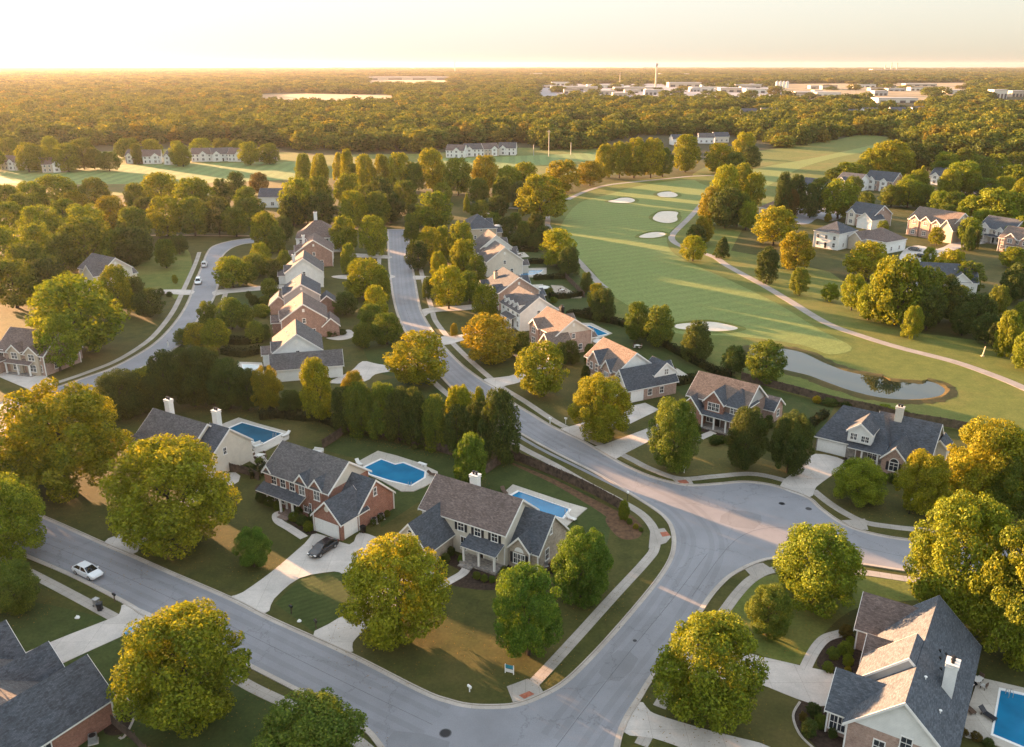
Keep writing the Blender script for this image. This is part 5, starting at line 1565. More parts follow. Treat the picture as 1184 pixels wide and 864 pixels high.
# houses beyond the golf course
row_house((940, 285), -50, 'white two-storey house with hip roof, nearest the cart path', 10, 12.5, 6.2, 3.2, 'siding_white', None, 'roof_dark', None, False, (), 1.0)
row_house((987, 287), -56, 'tan-gabled house with grey hip roof joined to the white hip one', 13, 12, 4.4, 3.6, 'siding_white', None, 'roof_brown', (-1.0, -2.6, 5.5, 8, 4.2, 'y', 2.4, None, 'siding_tan'), False, (), 1.0)
row_house((1048, 271), -60, 'large sunlit tan brick house with three front gables and tall windows', 19, 13, 6.4, 4.2, 'brick_pink', 'siding_tan', 'roof_tan', (15.0, -2.0, 6.0, 15, 5.0, 'y', 3.6, None, 'siding_tan'), False, ((3.0, 4.0, 6.6), (8.0, 4.0, 6.6), (12.6, 3.6, 6.2)), front='brick_pink')
row_house((1129, 278), -60, 'white-gabled blue-roofed house beside the large sunlit tan one', 13, 12, 5.4, 3.8, 'siding', 'siding_tan', 'roof_dark', None, True, ((2.6, 4.2, 5.6), (9.0, 3.4, 5.0)), front='siding_white')
row_house((1153, 290), -55, 'rose house with warm front gables at the right photo edge, far cul-de-sac', 13, 11, 5.0, 3.6, 'brick_pink', None, 'roof_tan', None, True, ((4, 4, 5.4), (9.5, 3.6, 5.2)), front='brick_pink')
row_house((1116, 336), 165, 'white house with wide blue-grey roof seen from behind, above the pond trees', 19, 12, 5.2, 4.0, 'siding_white', None, 'roof_dark', (11.0, 9.0, 7.0, 6, 5.0, 'y', 2.8, None), False)
row_house((978, 259), -58, 'grey-roofed rose house with cream gables, beside the big lemon-green tree', 13, 12, 5.2, 3.8, 'brick_pink', None, 'roof_dark', (8.0, -3.5, 7.0, 8, 4.0, 'y', 2.6, None, 'siding_white'), False, ((2.6, 3.6, 5.4),), front='siding')
row_house((878, 248), -52, 'low house with sunlit tan roof slope behind orange trees', 12, 11, 3.4, 3.6, 'siding_tan', None, 'roof_tan', None, False, (), 1.0)
row_house((923, 226), -50, 'blue-roofed cream house half hidden by a dark conifer clump', 13, 11, 5.2, 3.6, 'siding', None, 'roof_dark', (-4, -2, 6, 8, 4.0, 'y', 2.4, None), False)
row_house((966, 219), -50, 'white gable house behind the big lemon-green tree', 13, 12, 5.2, 3.6, 'siding_white', None, 'roof_dark', None, False, ((3, 4, 5.2),), front='siding_white')
row_house((998, 219), -48, 'wide blue-roofed house with two white gables on the rise', 16, 12, 5.6, 4.2, 'brick_pink', None, 'roof_dark', None, False, ((4, 4.2, 5.6), (11, 4, 5.2)), front='siding_white')
row_house((1074, 213), -50, 'blue-roofed house with a white gable behind the golden conifer', 15, 11, 5.2, 4.0, 'siding', None, 'roof_dark', None, False, ((3, 4, 5.2),), front='siding_white')
row_house((1147, 198), -40, 'white-roofed pale house at the far edge of the wooded rise', 14, 11, 4.6, 4.4, 'siding_white', None, 'pale_roof' if 'pale_roof' in M else 'roof_grey', None, False)
row_house((1012, 212), 20, 'small grey house under the trees behind the wide blue-roofed one', 11, 9, 4.4, 3.2, 'siding_grey', None, 'roof_grey', None, False) if False else None
# houses across the far field
FARH = [(2, 197, 'cream house with brick bay at the far field, cut by the left photo edge', 'siding'), (20, 196, 'white far-field house next to the cream one at the edge', 'siding_white'),
        (50, 200, 'low roofed house under big trees across the far field', 'siding_tan'), (146, 190, 'small rosy house across the far field left of the timbered gable', 'brick_pink'), (166, 190, 'white house with dark timbered gable across the far field', 'siding_white'),
        (190, 191, 'rosy-roofed house right of the timbered gable across the far field', 'siding'), (222, 187, 'pale hipped house beside the round tree across the far field', 'siding_white'),
        (246, 188, 'left half of the long white villa pair across the far field', 'siding_white'), (264, 187, 'right half of the long white villa pair across the far field', 'siding_white'), (300, 187, 'small lone house at the right end of the far field', 'siding_tan'),
        (516, 182, 'white gabled house, first of the row by the middle far lawn', 'siding_white'), (538, 182, 'white gabled house, second of the row by the middle far lawn', 'siding_white'), (560, 181, 'tan house, third of the row by the middle far lawn', 'siding_tan'), (577, 180, 'white-gabled house with spired porch, last of the row by the middle far lawn', 'siding_white')]
for i, (x, y, lab, wl2) in enumerate(FARH):
    row_house((x, y - (0, .6, -.4, .9)[i % 4] * .8), (-14, 9, 24, -6, 15)[i % 5], lab, 11.5 + (i * 13) % 4, 10, 5.2, 3.8, wl2, None, ('roof_brown', 'roof_grey')[i % 2], None, False, ((3.0, 4.0, 5.4),) if i % 2 else ((8.0, 4.2, 5.4),), front='siding_white')
FW2 = [(656, 158, 'pale house in a clearing of the far wood, left one'), (678, 157, 'pale house in a clearing of the far wood, right one'), (738, 134, 'white farmhouse deep in the far wood'), (760, 133, 'low white building deep in the far wood'),
       (778, 168, 'white house behind the golden belt, left one'), (808, 166, 'grey-roofed house behind the golden belt, middle one'), (826, 165, 'pale house behind the golden belt, right one'),
       (815, 141, 'pale house in the hazy wood above the golden belt'), (858, 138, 'blue-roofed pale house in the hazy wood'), (880, 137, 'tiny white house in the hazy wood, rightmost of three'),
       (974, 139, 'white house in the hazy wood below the tan field'), (1000, 137, 'pale house in the hazy wood, second below the tan field'), (1030, 136, 'pale house in the hazy wood, third below the tan field'), (1056, 135, 'white house in the hazy wood, rightmost below the tan field'),
       (300, 240, 'pale shed with a blue-white gable between the left wood and golden row')]
for i, (x, y, lab) in enumerate(FW2):
    hh = House((x, y), -8 + (i * 29) % 20, lab)
    k = 1.0 if y > 150 else 1.5
    hh.block(0, 0, 13 * k, 10 * k, 5.0 * k, 'x', 3.4 * k, 'siding_white' if i % 3 else 'siding', None, 'roof_grey' if i % 2 else 'roof_dark', 0.4)
    hh.win('F', 0, [2 * k, 6.5 * k, 11 * k], 1 * k, 1.4 * k, 1.6 * k, 'double')
# ================================================================== pools, fences, hedges, shrubs, cars, small things
def pool(deck, waterp, label, wm='pool', ladder=None, deckmat='deck', smooth=0, board=None):
    dk, wt = gl(deck), gl(waterp)
    if smooth: dk = smooth_loop(dk, smooth)
    c = sum(wt, Vector((0, 0))) / len(wt)
    root = empty('swimming_pool', (c.x, c.y, 0))
    tag(root, label, 'swimming pool', 'backyard pools')
    L = lambda q: [p - c for p in q]
    dk, wt = L(dk), L(wt)
    cop = [p + (p.normalized() * 0.38) for p in wt]
    b = MB()
    loops = [[Vector((p.x, p.y, 0.14)) for p in dk], [Vector((p.x, p.y, 0.14)) for p in cop]]
    flat = loops[0] + loops[1]
    for t in tessellate_polygon(loops):
        tri = [flat[i] for i in t]
        if (tri[1] - tri[0]).cross(tri[2] - tri[0]).z < 0: tri.reverse()
        b.poly(tri, 0, [(p.x, p.y) for p in tri])
    for i in range(len(dk)):
        a, d = dk[i - 1], dk[i]
        b.poly([(a.x, a.y, 0), (d.x, d.y, 0), (d.x, d.y, .14), (a.x, a.y, .14)])
    b.build('deck', M[deckmat], root)
    b = MB()
    n = len(wt)
    for i in range(n):
        a0, a1, b0, b1 = wt[i - 1], wt[i], cop[i - 1], cop[i]
        q = [Vector((*a0, .17)), Vector((*a1, .17)), Vector((*b1, .17)), Vector((*b0, .17))]
        if (q[1] - q[0]).cross(q[2] - q[0]).z < 0: q.reverse()
        b.poly(q, 0)
        b.poly([(*b0, .10), (*b1, .10), (*b1, .17), (*b0, .17)], 0)
        b.poly([(*a0, -.02), (*a1, -.02), (*a1, .17), (*a0, .17)], 0)
    b.build('coping', M['trim'], root)
    b = MB(); fill(b, wt, 0.07); b.build('water', M[wm], root)
    if ladder is not None:
        p = G(*ladder) - Vector((c.x, c.y, 0))
        b = MB()
        for s in (-.25, .25):
            b.tube([(p.x + s, p.y, .1), (p.x + s, p.y, .75), (p.x + s * .9, p.y - .35, .85), (p.x + s * .9, p.y - .6, .5), (p.x + s * .9, p.y - .6, .05)], .035, 6)
        b.build('ladder', M['steel'], root)
    if board is not None:
        p = G(*board[0]) - Vector((c.x, c.y, 0)); q = G(*board[1]) - Vector((c.x, c.y, 0))
        d = (q - p).normalized(); s = Vector((-d.y, d.x, 0)) * .28
        b = MB()
        for z0, z1 in ((.55, .62),):
            lo = [p - s, p + s, q + s, q - s]
            b.poly([v + Vector((0, 0, z1)) for v in lo]); b.poly([v + Vector((0, 0, z0)) for v in lo][::-1])
            for i in range(4): b.poly([lo[i] + Vector((0, 0, z0)), lo[(i + 1) % 4] + Vector((0, 0, z0)), lo[(i + 1) % 4] + Vector((0, 0, z1)), lo[i] + Vector((0, 0, z1))])
        for f in (.12, .5):
            m_ = p + (q - p) * f; b.box(m_.x - .2, m_.y - .2, .12, m_.x + .2, m_.y + .2, .55)
        b.build('diving_board', M['white_plastic'], root)
    return root
pool([(252, 493), (276, 483.5), (300, 491), (335, 500.5), (334, 508), (307, 522), (296, 524), (284, 512)], [(264, 496.5), (280, 489.5), (326, 502), (303, 514), (291, 511)], 'dark blue pool with pale deck beside the double-chimney house', 'pool_dark', (318, 505))
pool([(411, 536), (437, 522), (460, 528), (482, 535), (506, 546), (507, 552), (502, 557), (490, 564), (478, 569), (464, 569), (440, 556), (420, 547)], [(422, 541), (441, 532), (457, 538), (466, 536), (491, 546), (490, 553), (475, 562), (450, 556), (428, 549)], 'bright blue freeform pool with diving board behind the red brick house', 'pool', (474, 562), 'deck', 0, ((493, 541), (484, 538)))
pool([(577, 575), (593, 561), (653, 581), (679, 588.5), (652, 612), (640, 606), (600, 590)], [(588, 576), (600, 569), (658, 589.5), (650, 600), (622, 592)], 'long rectangular deep blue pool behind the stone house', 'pool', (655, 593))
pool([(1112, 842), (1131, 784), (1152, 789), (1250, 812), (1250, 900), (1150, 862), (1106, 850)], [(1157, 799), (1215, 812), (1220, 880), (1148, 850)], 'vivid blue pool at the lower right corner, patio around it', 'pool', (1165, 803))
pool([(664, 374), (684, 374), (708, 386), (690, 393), (680, 387)], [(671, 377), (682, 377), (703, 386.5), (692, 389)], 'small blue pool behind the tan-roofed gabled house', 'pool')
pool([(597, 311), (632, 310), (632, 317), (618, 321), (598, 321)], [(601, 313.5), (628, 312.5), (625, 315.6), (616, 318.5), (602, 319)], 'turquoise pool behind the rose brick house with slate roof', 'pool')
pool([(274, 419), (303, 420), (307, 438), (281, 444)], [(280, 422), (299, 423), (301, 433), (284, 438)], 'drained pale pool on a white slab behind the white gabled house, west row', 'pool_pale')

def patio(px, label, m='deck'):
    b = MB(); fill(b, gl(px), 0.10, 0, 0.1)
    tag(b.build('patio', M[m]), kind='structure')
patio([(769, 425), (784, 427), (798, 436), (780, 441), (771, 436)], '')
patio([(637, 330), (650, 331), (662, 338), (674, 341), (672, 345), (648, 345), (640, 338)], '', 'stone')
patio([(588, 294), (606, 292), (612, 297), (596, 299)], '')
patio([(610, 330), (628, 329), (628, 334), (612, 336)], '')
patio([(292, 522), (303, 525), (312, 536), (300, 541), (286, 532)], '')

def fence(px, label, h=1.75, m='wood', post=2.4):
    ln = smooth_line(gl(px), 4)
    root = empty('wooden_fence', (ln[0].x, ln[0].y, 0))
    tag(root, label, 'fence')
    o = ln[0]
    b = MB()
    r = random.Random(len(px) + int(px[0][0]))
    seg = []
    carry = 0.0
    for a, c in zip(ln, ln[1:]):
        Ls = (c - a).length
        t = carry
        while t < Ls:
            seg.append((a + (c - a) * (t / Ls) - o, (c - a).normalized())); t += 0.16
        carry = t - Ls
    for p, d in seg:
        s = Vector((-d.y, d.x)); z1 = h + r.uniform(-.05, .05)
        A, B2 = p + d * .145, p
        q = [(B2 - s * .015, B2 + s * .015, A + s * .015, A - s * .015)]
        c4 = [Vector((*v, 0)) for v in q[0]]; t4 = [Vector((*v, z1)) for v in q[0]]
        b.poly(t4[::-1])
        for i in range(4): b.poly([c4[i], c4[(i + 1) % 4], t4[(i + 1) % 4], t4[i]])
    for zz in (.35, h - .35):
        for i in range(0, len(seg) - 10, 10):
            p, q = seg[i][0], seg[i + 10][0]
            d = (q - p).normalized(); s = Vector((-d.y, d.x)) * .06
            b.poly([(*(p - s), zz), (*(q - s), zz), (*(q - s), zz + .09), (*(p - s), zz + .09)])
    b.build('board_panel', M[m], root)
    n = 0
    for i in range(0, len(seg), 15):
        if n > 95: break
        p, d = seg[i]
        k = MB(); k.box(p.x - .055, p.y - .055 + .07, 0, p.x + .055, p.y + .055 + .07, h + .12)
        k.build('fence_post', M[m], root); n += 1
fence([(373, 519), (390, 508), (405, 498), (440, 503), (480, 514), (525, 527.5)], 'weathered board fence below the dark tree screen, behind the freeform pool')
fence([(561, 549), (578, 537), (592, 531.5), (640, 550.5), (685, 571.5), (722, 592)], 'weathered board fence between the rectangular pool and the street sidewalk')
fence([(857, 439), (886.5, 447), (925, 457), (968, 468.5), (1005, 476), (1043, 485.5), (1090, 493), (1131, 501)], 'long brown board fence along the golf course edge below the pond')
fence([(643, 307), (655, 323), (665, 333), (676, 345)], 'short brown fence running down behind the tan-roofed row')
fence([(128, 836), (140, 846), (153, 856), (170, 874)], 'low brown fence at the brick wall in the lower left corner', 1.2)
fence([(266, 545), (285, 549), (300, 556)], 'brown screen fence between the double-chimney house and the brick house', 1.5)

def hedge(px, label, h=1.7, wd=1.4, colr=(0.028, 0.036, 0.012), dens=42):
    ln = smooth_line(gl(px), 4)
    r = random.Random(int(px[0][0] * 7))
    o = ln[0]
    v, f = [], []
    core = MB()
    pts2 = [p - o for p in ln]
    strip(core, pts2, [(-wd * .36, 0), (-wd * .36, h * .8), (wd * .36, h * .8), (wd * .36, 0)])
    for a, c in zip(pts2, pts2[1:]):
        L_ = (c - a).length
        d = (c - a).normalized(); s = Vector((-d.y, d.x))
        for _ in range(int(L_ * dens)):
            t, u = r.random(), r.uniform(-1, 1)
            bump = 1 + .12 * math.sin(t * L_ * 2.1 + a.x)
            if r.random() < .4: z = h * bump * (1 - .06 * r.random()); uu = u * wd * .5
            else: z = h * r.random() ** .8; uu = (1 if u > 0 else -1) * wd * .5 * (1 - .15 * r.random())
            p = a + (c - a) * t + s * uu
            p = Vector((p.x, p.y, z))
            n = Vector((r.gauss(0, 1), r.gauss(0, 1), r.gauss(.4, 1))).normalized()
            x = n.orthogonal().normalized(); y = n.cross(x)
            z2 = .2 * (.6 + .8 * r.random())
            j = len(v)
            v += [p + x * z2, p + y * z2, p - x * z2, p - y * z2]; f.append((j, j + 1, j + 2, j + 3))
    me = bpy.data.meshes.new('hedge')
    nv = len(v)
    me.from_pydata([tuple(q) for q in v] + [tuple(q) for q in core.v], [], f + [tuple(i + nv for i in q) for q in core.f])
    me.materials.append(M['leaf'])
    ob = link(bpy.data.objects.new('hedge', me))
    ob.location = (o.x, o.y, 0)
    ob.color = (*colr, 1)
    tag(ob, label, 'hedge')
hedge([(661, 365), (690, 371), (720, 377), (745, 389), (765, 399), (795, 416), (824, 431), (845, 437)], 'long dark hedge between the back gardens and the golf course')
hedge([(774, 447), (790, 444), (812, 440)], 'clipped hedge dividing the white patio lawn from the orange-roofed house', 1.8, 1.6)
hedge([(634, 345), (655, 345), (675, 342)], 'dark hedge under the stone patio, tan-roofed row', 1.6)
hedge([(655, 366), (670, 365), (684, 362)], 'dark hedge below the lawn next to the small blue pool', 1.6)
hedge([(617, 324), (635, 323), (653, 322.5)], 'dark hedge below the turquoise pool', 1.6)
hedge([(594, 305.5), (615, 305), (637, 304)], 'dark hedge above the turquoise pool, below the far lawn strip', 1.7)
hedge([(598, 290.5), (612, 291), (622, 291.5)], 'dark hedge at the top of the back gardens', 1.8)
hedge([(258, 396), (280, 398), (303, 395)], 'dark hedge strip by the brick gabled house garden, upper one', 1.8, 2.4)
hedge([(258, 409), (280, 412), (302, 408)], 'dark hedge strip above the drained pool, lower one', 1.8, 2.2)
hedge([(300, 484), (325, 482), (350, 485), (372, 486), (398, 496)], 'overgrown hedge line between the dark screen and the double-chimney garden', 1.6, 2.6)
hedge([(936, 496), (945, 488), (955, 481)], 'short hedge beside the charcoal hip-roofed house', 1.4)
hedge([(600, 262), (606, 270), (612, 280)], 'hedge at the cart path corner behind the top of the east row', 1.6)
hedge([(288, 552), (300, 549), (310, 543)], 'dark clipped hedge at the left end of the red brick house', 1.5, 2.0)

LABN = {}
def shrub(cx, cy, wpx, hpx, code, label):
    p = G(cx, cy)
    d = depth(p)
    wd, h = wpx * d / FPX, hpx * d / FPX
    o = link(bpy.data.objects.new('shrub', rt.choice(CROWNS['mid'][:5])))
    o.location = (p.x, p.y, -0.05)
    o.rotation_euler = (0, 0, rt.random() * 6)
    o.scale = (wd * 1.05, wd * 1.05, h)
    b_ = LEAFCOL[code]; k = .8 + .4 * rt.random()
    o.color = (b_[0] * k, b_[1] * k, b_[2] * k, 1)
    tag(o, label, 'shrub', 'foundation shrubs')
SH = [
 ('before the red brick house front windows', [(303, 580, 14, 13, 'D'), (312, 585, 13, 12, 'D'), (321, 589, 11, 11, 'M'), (340, 602, 13, 11, 'M'), (350, 607, 14, 13, 'D'), (357, 614, 12, 13, 'Y'), (362, 603, 11, 13, 'D'), (346, 596, 12, 12, 'D'), (326, 593, 6, 7, 'Y')]),
 ('in the dark bed around the stone house porch', [(533, 650, 8, 9, 'L'), (522, 642, 10, 12, 'D'), (515, 650, 12, 12, 'D'), (551, 669, 10, 9, 'M'), (560, 672, 9, 9, 'M'), (569, 673, 9, 8, 'L'), (583, 664, 11, 11, 'D'), (592, 666, 11, 11, 'D'), (607, 658, 9, 8, 'D'), (640, 661, 10, 11, 'D')]),
 ('in the curved-walk bed of the sunlit-roof house', [(977, 736, 15, 16, 'B'), (983, 746, 11, 12, 'Y'), (977, 757, 18, 17, 'Y'), (963, 761, 15, 15, 'M'), (980, 769, 13, 14, 'Y'), (957, 776, 13, 13, 'M'), (980, 777, 8, 8, 'O')]),
 ('at the lower corner of the sunlit-roof house', [(940, 826, 18, 15, 'D'), (948, 840, 16, 16, 'M'), (935, 850, 20, 22, 'D'), (962, 852, 12, 12, 'D'), (928, 833, 10, 12, 'B')]),
 ('behind the patio of the sunlit-roof house', [(1122, 776, 14, 14, 'D'), (1112, 850, 14, 10, 'B'), (1128, 855, 14, 10, 'B'), (1142, 862, 13, 10, 'D')]),
 ('in the bed before the charcoal-roofed house', [(980, 541, 13, 10, 'D'), (992, 545, 8, 7, 'D'), (1030, 557, 14, 11, 'D'), (1040, 560, 12, 9, 'D'), (1020, 553, 10, 8, 'M')]),
 ('before the porch of the orange-roofed house', [(826, 514, 14, 12, 'D'), (806, 502, 9, 14, 'D'), (834, 512, 11, 9, 'D'), (888, 495, 13, 16, 'D'), (880, 498, 10, 12, 'D')]),
 ('by the brick corner in the lower left', [(133, 818, 10, 10, 'D'), (141, 812, 9, 8, 'M'), (147, 826, 8, 8, 'D')]),
 ('beside the side wall of the red brick house', [(440, 602, 9, 8, 'D'), (432, 607, 8, 8, 'D'), (448, 597, 8, 8, 'M')]),
 ('by the lamp at the long fence end', [(721, 601, 13, 26, 'Y'), (728, 606, 7, 8, 'M'), (735, 611, 7, 6, 'O'), (741, 614, 6, 5, 'M')]),
 ('in the round bed of the brick west-row house', [(388, 388, 10, 7, 'D'), (396, 387, 10, 7, 'D'), (381, 389, 8, 7, 'D'), (389, 378, 9, 7, 'D')]),
 ('in the garden beside the charcoal-walled house', [(294, 353, 12, 12, 'D'), (306, 351, 14, 9, 'M'), (302, 366, 20, 15, 'M'), (288, 345, 8, 9, 'D'), (317, 352, 10, 8, 'D')]),
 ('under the huge domed tree by the tan house', [(20, 410, 16, 14, 'D'), (30, 414, 14, 12, 'D'), (40, 408, 12, 12, 'D'), (10, 412, 10, 9, 'M')]),
 ('in the back gardens of the tan-roofed row', [(635, 341, 11, 9, 'M'), (628, 344, 10, 8, 'D'), (600, 278, 14, 12, 'D'), (608, 284, 12, 10, 'D'), (592, 284, 12, 10, 'D'), (640, 350, 9, 7, 'M'), (585, 272, 14, 12, 'D'), (575, 262, 12, 10, 'M')]),
 ('on the left street lawn verge', [(186, 341, 9, 8, 'D'), (196, 343, 8, 6, 'D'), (155, 338, 12, 10, 'D'), (262, 318, 10, 10, 'M')]),
 ('around the double-chimney house corner', [(152, 534, 10, 12, 'D'), (158, 540, 8, 9, 'D'), (300, 536, 10, 8, 'M'), (293, 545, 10, 9, 'D'), (284, 545, 9, 8, 'D')]),
]
for ph, items in SH:
    ORD = ['first', 'second', 'third', 'fourth', 'fifth', 'sixth', 'seventh', 'eighth', 'ninth', 'tenth']
    its = sorted(items)
    for i, q in enumerate(its):
        shrub(*q, f"{CWORD[q[4]]} shrub {ph}" + (f", {ORD[i]} from left" if len(its) > 1 else ''))
shrub(944, 466, 10, 9, 'O', 'small red-orange shrub on the lawn before the golf fence')
shrub(472, 274, 14, 5, 'M', 'low green shrub island reaching onto the dead end of the street')
for i, (x, y, wx, hx, c) in enumerate([(960, 468, 20, 8, 'D'), (978, 470, 16, 8, 'D'), (1022, 477, 18, 10, 'Y'), (1034, 480, 14, 9, 'Y'), (1046, 483, 12, 9, 'M')]):
    shrub(x, y, wx, hx, c, f"{CWORD[c]} bush overhanging the golf fence, " + ['first', 'second', 'third', 'fourth', 'fifth'][i] + ' from left')

# ---- cars
def make_car(px, head_px, paint, label, name='parked_car', suv=False, L=4.7):
    p, q = G(*px), G(*head_px)
    yaw = math.atan2(q.y - p.y, q.x - p.x)
    root = empty(name, (p.x, p.y, 0.02), yaw)
    tag(root, label, 'car', 'cars')
    W = 0.92 if not suv else 0.97
    k = L / 4.7
    hz = 1.44 if not suv else 1.76
    # lower body stations x, sill z, belt z, half width
    S = [(-2.35, .42, .72, .74), (-2.28, .30, .90, .84), (-1.95, .24, .98, .90), (-1.2, .22, 1.00, W), (0, .21, .98, W), (1.0, .22, .96, W), (1.6, .24, .86, .90), (2.1, .28, .76, .84), (2.32, .36, .64, .72), (2.36, .44, .56, .62)]
    if suv: S = [(x, a + .06, b_ + .12, c) for x, a, b_, c in S]
    b = MB()
    def ring(x, zs, zb, w_):
        x *= k
        return [Vector((x, -w_ * .94, zs)), Vector((x, -w_, (zs + zb) * .5)), Vector((x, -w_ * .96, zb - .06)), Vector((x, -w_ * .82, zb)), Vector((x, w_ * .82, zb)), Vector((x, w_ * .96, zb - .06)), Vector((x, w_, (zs + zb) * .5)), Vector((x, w_ * .94, zs))]
    rs = [ring(*s) for s in S]
    for r0, r1 in zip(rs, rs[1:]):
        for i in range(8):
            j = (i + 1) % 8
            b.poly([r0[i], r1[i], r1[j], r0[j]][::-1])
    b.poly(rs[0]); b.poly(rs[-1][::-1])
    # roof skin and pillars
    rx0, rx1 = (-1.25, .35) if not suv else (-2.0, .45)
    bx0, bx1 = (-2.0, 1.25) if not suv else (-2.22, 1.3)
    zb = .96 if not suv else 1.08
    rw, bw = .62, .80
    R4 = [Vector((rx0 * k, -rw, hz)), Vector((rx1 * k, -rw, hz - .02)), Vector((rx1 * k, rw, hz - .02)), Vector((rx0 * k, rw, hz))]
    b.poly([r + Vector((0, 0, .025)) for r in R4])
    for i in range(4): b.poly([R4[i] - Vector((0, 0, .03)), R4[(i + 1) % 4] - Vector((0, 0, .03)), R4[(i + 1) % 4] + Vector((0, 0, .025)), R4[i] + Vector((0, 0, .025))])
    B4 = [Vector((bx0 * k, -bw, zb)), Vector((bx1 * k, -bw, zb - .02)), Vector((bx1 * k, bw, zb - .02)), Vector((bx0 * k, bw, zb))]
    for i in range(4): b.tube([B4[i], R4[i]], [.06, .045], 6)
    for s in (-1, 1):
        m0, m1 = Vector((-.35 * k, s * (bw + .01), zb)), Vector((-.42 * k, s * (rw + .01), hz))
        b.tube([m0, m1], [.05, .04], 6)
        b.box(.95 * k - .06, s * .98 - .1, zb, .95 * k + .1, s * .98 + .1, zb + .14)   # mirror
    b.build('body', M[paint], root)
    g = MB()
    for i in range(4):
        j = (i + 1) % 4
        g.poly([B4[i], B4[j], R4[j] - Vector((0, 0, .02)), R4[i] - Vector((0, 0, .02))])
    g.build('windows', M['car_glass'], root)
    wm = MB(); wm.lathe([(0, -.11), (.31, -.11), (.335, -.07), (.335, .07), (.31, .11), (0, .11)], 16)
    rm = MB(); rm.lathe([(0, .125), (.10, .13), (.20, .115), (.21, .10)], 12); rm.lathe([(.21, -.10), (.20, -.115), (.10, -.13), (0, -.125)], 12)
    for sx in (-1.42, 1.42):
        for sy in (-1, 1):
            w_ = wm.build('wheel', M['black'], root); w_.location = (sx * k, sy * (W - .10), .335); w_.rotation_euler = (R(90), 0, 0)
            rm.build('rim', M['steel'], w_)
    for s in (-1, 1):
        h_ = MB(); h_.box(2.16 * k, s * .62 - .17, .56 + .1 * suv, 2.335 * k, s * .62 + .17, .70 + .1 * suv); h_.build('headlight', M['white_plastic'], root)
        t_ = MB(); t_.box(-2.36 * k, s * .64 - .18, .72 + .1 * suv, -2.2 * k, s * .64 + .18, .88 + .1 * suv); t_.build('tail_light', M['car_red'], root)
    for sx, nm in ((2.37, 'number_plate'), (-2.39, 'number_plate')):
        n_ = MB(); n_.box(sx * k - .015, -.24, .44 + .06 * suv, sx * k + .015, .24, .56 + .06 * suv); n_.build(nm, M['white_plastic'], root)
    return root
def paint_mat(n_, c, met=.2):
    m, n, l, b = mat(n_, .25, .5)
    b.inputs['Base Color'].default_value = (*c, 1); b.inputs['Metallic'].default_value = met
    b.inputs['Coat Weight'].default_value = .5
    return m
M['paint_white'] = paint_mat('white car paint', (.70, .71, .72), 0)
M['paint_black'] = paint_mat('black car paint', (.012, .013, .016))
M['paint_red'] = paint_mat('dark red car paint', (.16, .02, .02))
M['paint_grey'] = paint_mat('grey car paint', (.10, .11, .12))
M['car_red'] = simple('tail lamp red', (.25, .01, .01), .3, .05, 3)
make_car((102, 664.5), (116, 671), 'paint_white', 'white sedan parked at the kerb of the lower street')
make_car((374, 637.5), (358, 648), 'paint_black', 'black car parked on the red brick house driveway', L=4.9)
make_car((229.5, 328), (227, 336), 'paint_white', 'white hatchback driving down the left street', suv=True, L=4.5)
make_car((236.5, 308), (239, 299), 'paint_white', 'white-roofed van with dark rear on the left street, ahead of the hatchback', suv=True, L=5.0)
make_car((1095, 275), (1103, 272), 'paint_white', 'white car before the large sunlit tan house', L=4.7)
make_car((1058, 290), (1066, 291), 'paint_grey', 'grey car on the far cul-de-sac paving')
make_car((1066, 298), (1074, 299), 'paint_black', 'black car on the far cul-de-sac, below the grey one')

# ---- street furniture
def mailbox(px, label, m='black', h=1.15):
    p = G(*px)
    root = empty('mailbox', p, rt.random() * .6 + .6)
    tag(root, label, 'mailbox')
    b = MB(); b.box(-.05, -.05, 0, .05, .05, h - .1); b.box(-.05, -.28, h - .2, .05, .28, h - .12); b.build('post', M['wood' if m == 'black' else 'white_plastic'], root)
    b = MB()
    n = 8
    ring = [(-.12, 0), (-.12, .14)] + [(.12 * -math.cos(math.pi * i / n), .14 + .11 * math.sin(math.pi * i / n)) for i in range(1, n)] + [(.12, .14), (.12, 0)]
    for y in (-.27, .27):
        q = [(x, y, h - .12 + z) for x, z in ring]
        b.poly(q if y > 0 else q[::-1])
    for i in range(len(ring)):
        (x0, z0), (x1, z1) = ring[i - 1], ring[i]
        b.poly([(x0, -.27, h - .12 + z0), (x1, -.27, h - .12 + z1), (x1, .27, h - .12 + z1), (x0, .27, h - .12 + z0)][::-1])
    b.build('box', M[m], root)
    b = MB(); b.box(.125, .05, h + .0, .145, .2, h + .06); b.box(.125, .05, h + .02, .145, .08, h + .28); b.build('flag', M['car_red'], root)
mailbox((133, 696), 'dark mailbox on a post at the verge just past the white sedan')
mailbox((192.5, 724), 'black mailbox at the kerb corner of the lower left driveway', 'black', .9)
mailbox((337, 710), 'black mailbox on the striped lawn, left of two', 'black')
mailbox((365.5, 727), 'black mailbox at the short driveway, right of two on the striped lawn', 'black')
mailbox((384, 819), 'tall dark mailbox at the lower kerb above the bottom-edge tree', 'black', 1.4)
mailbox((543, 800), 'white-topped mailbox on the corner lawn near the road bend', 'white_plastic', .75)
mailbox((636, 490), 'small pale mailbox by the curve sidewalk, left of two', 'white_plastic')
mailbox((654, 490), 'small pale mailbox by the curve sidewalk, right of two', 'white_plastic')
mailbox((791, 547), 'small white mailbox before the dense egg-shaped tree', 'white_plastic')
mailbox((254.5, 275), 'dark mailbox beside the dirt track at the top of the left street')
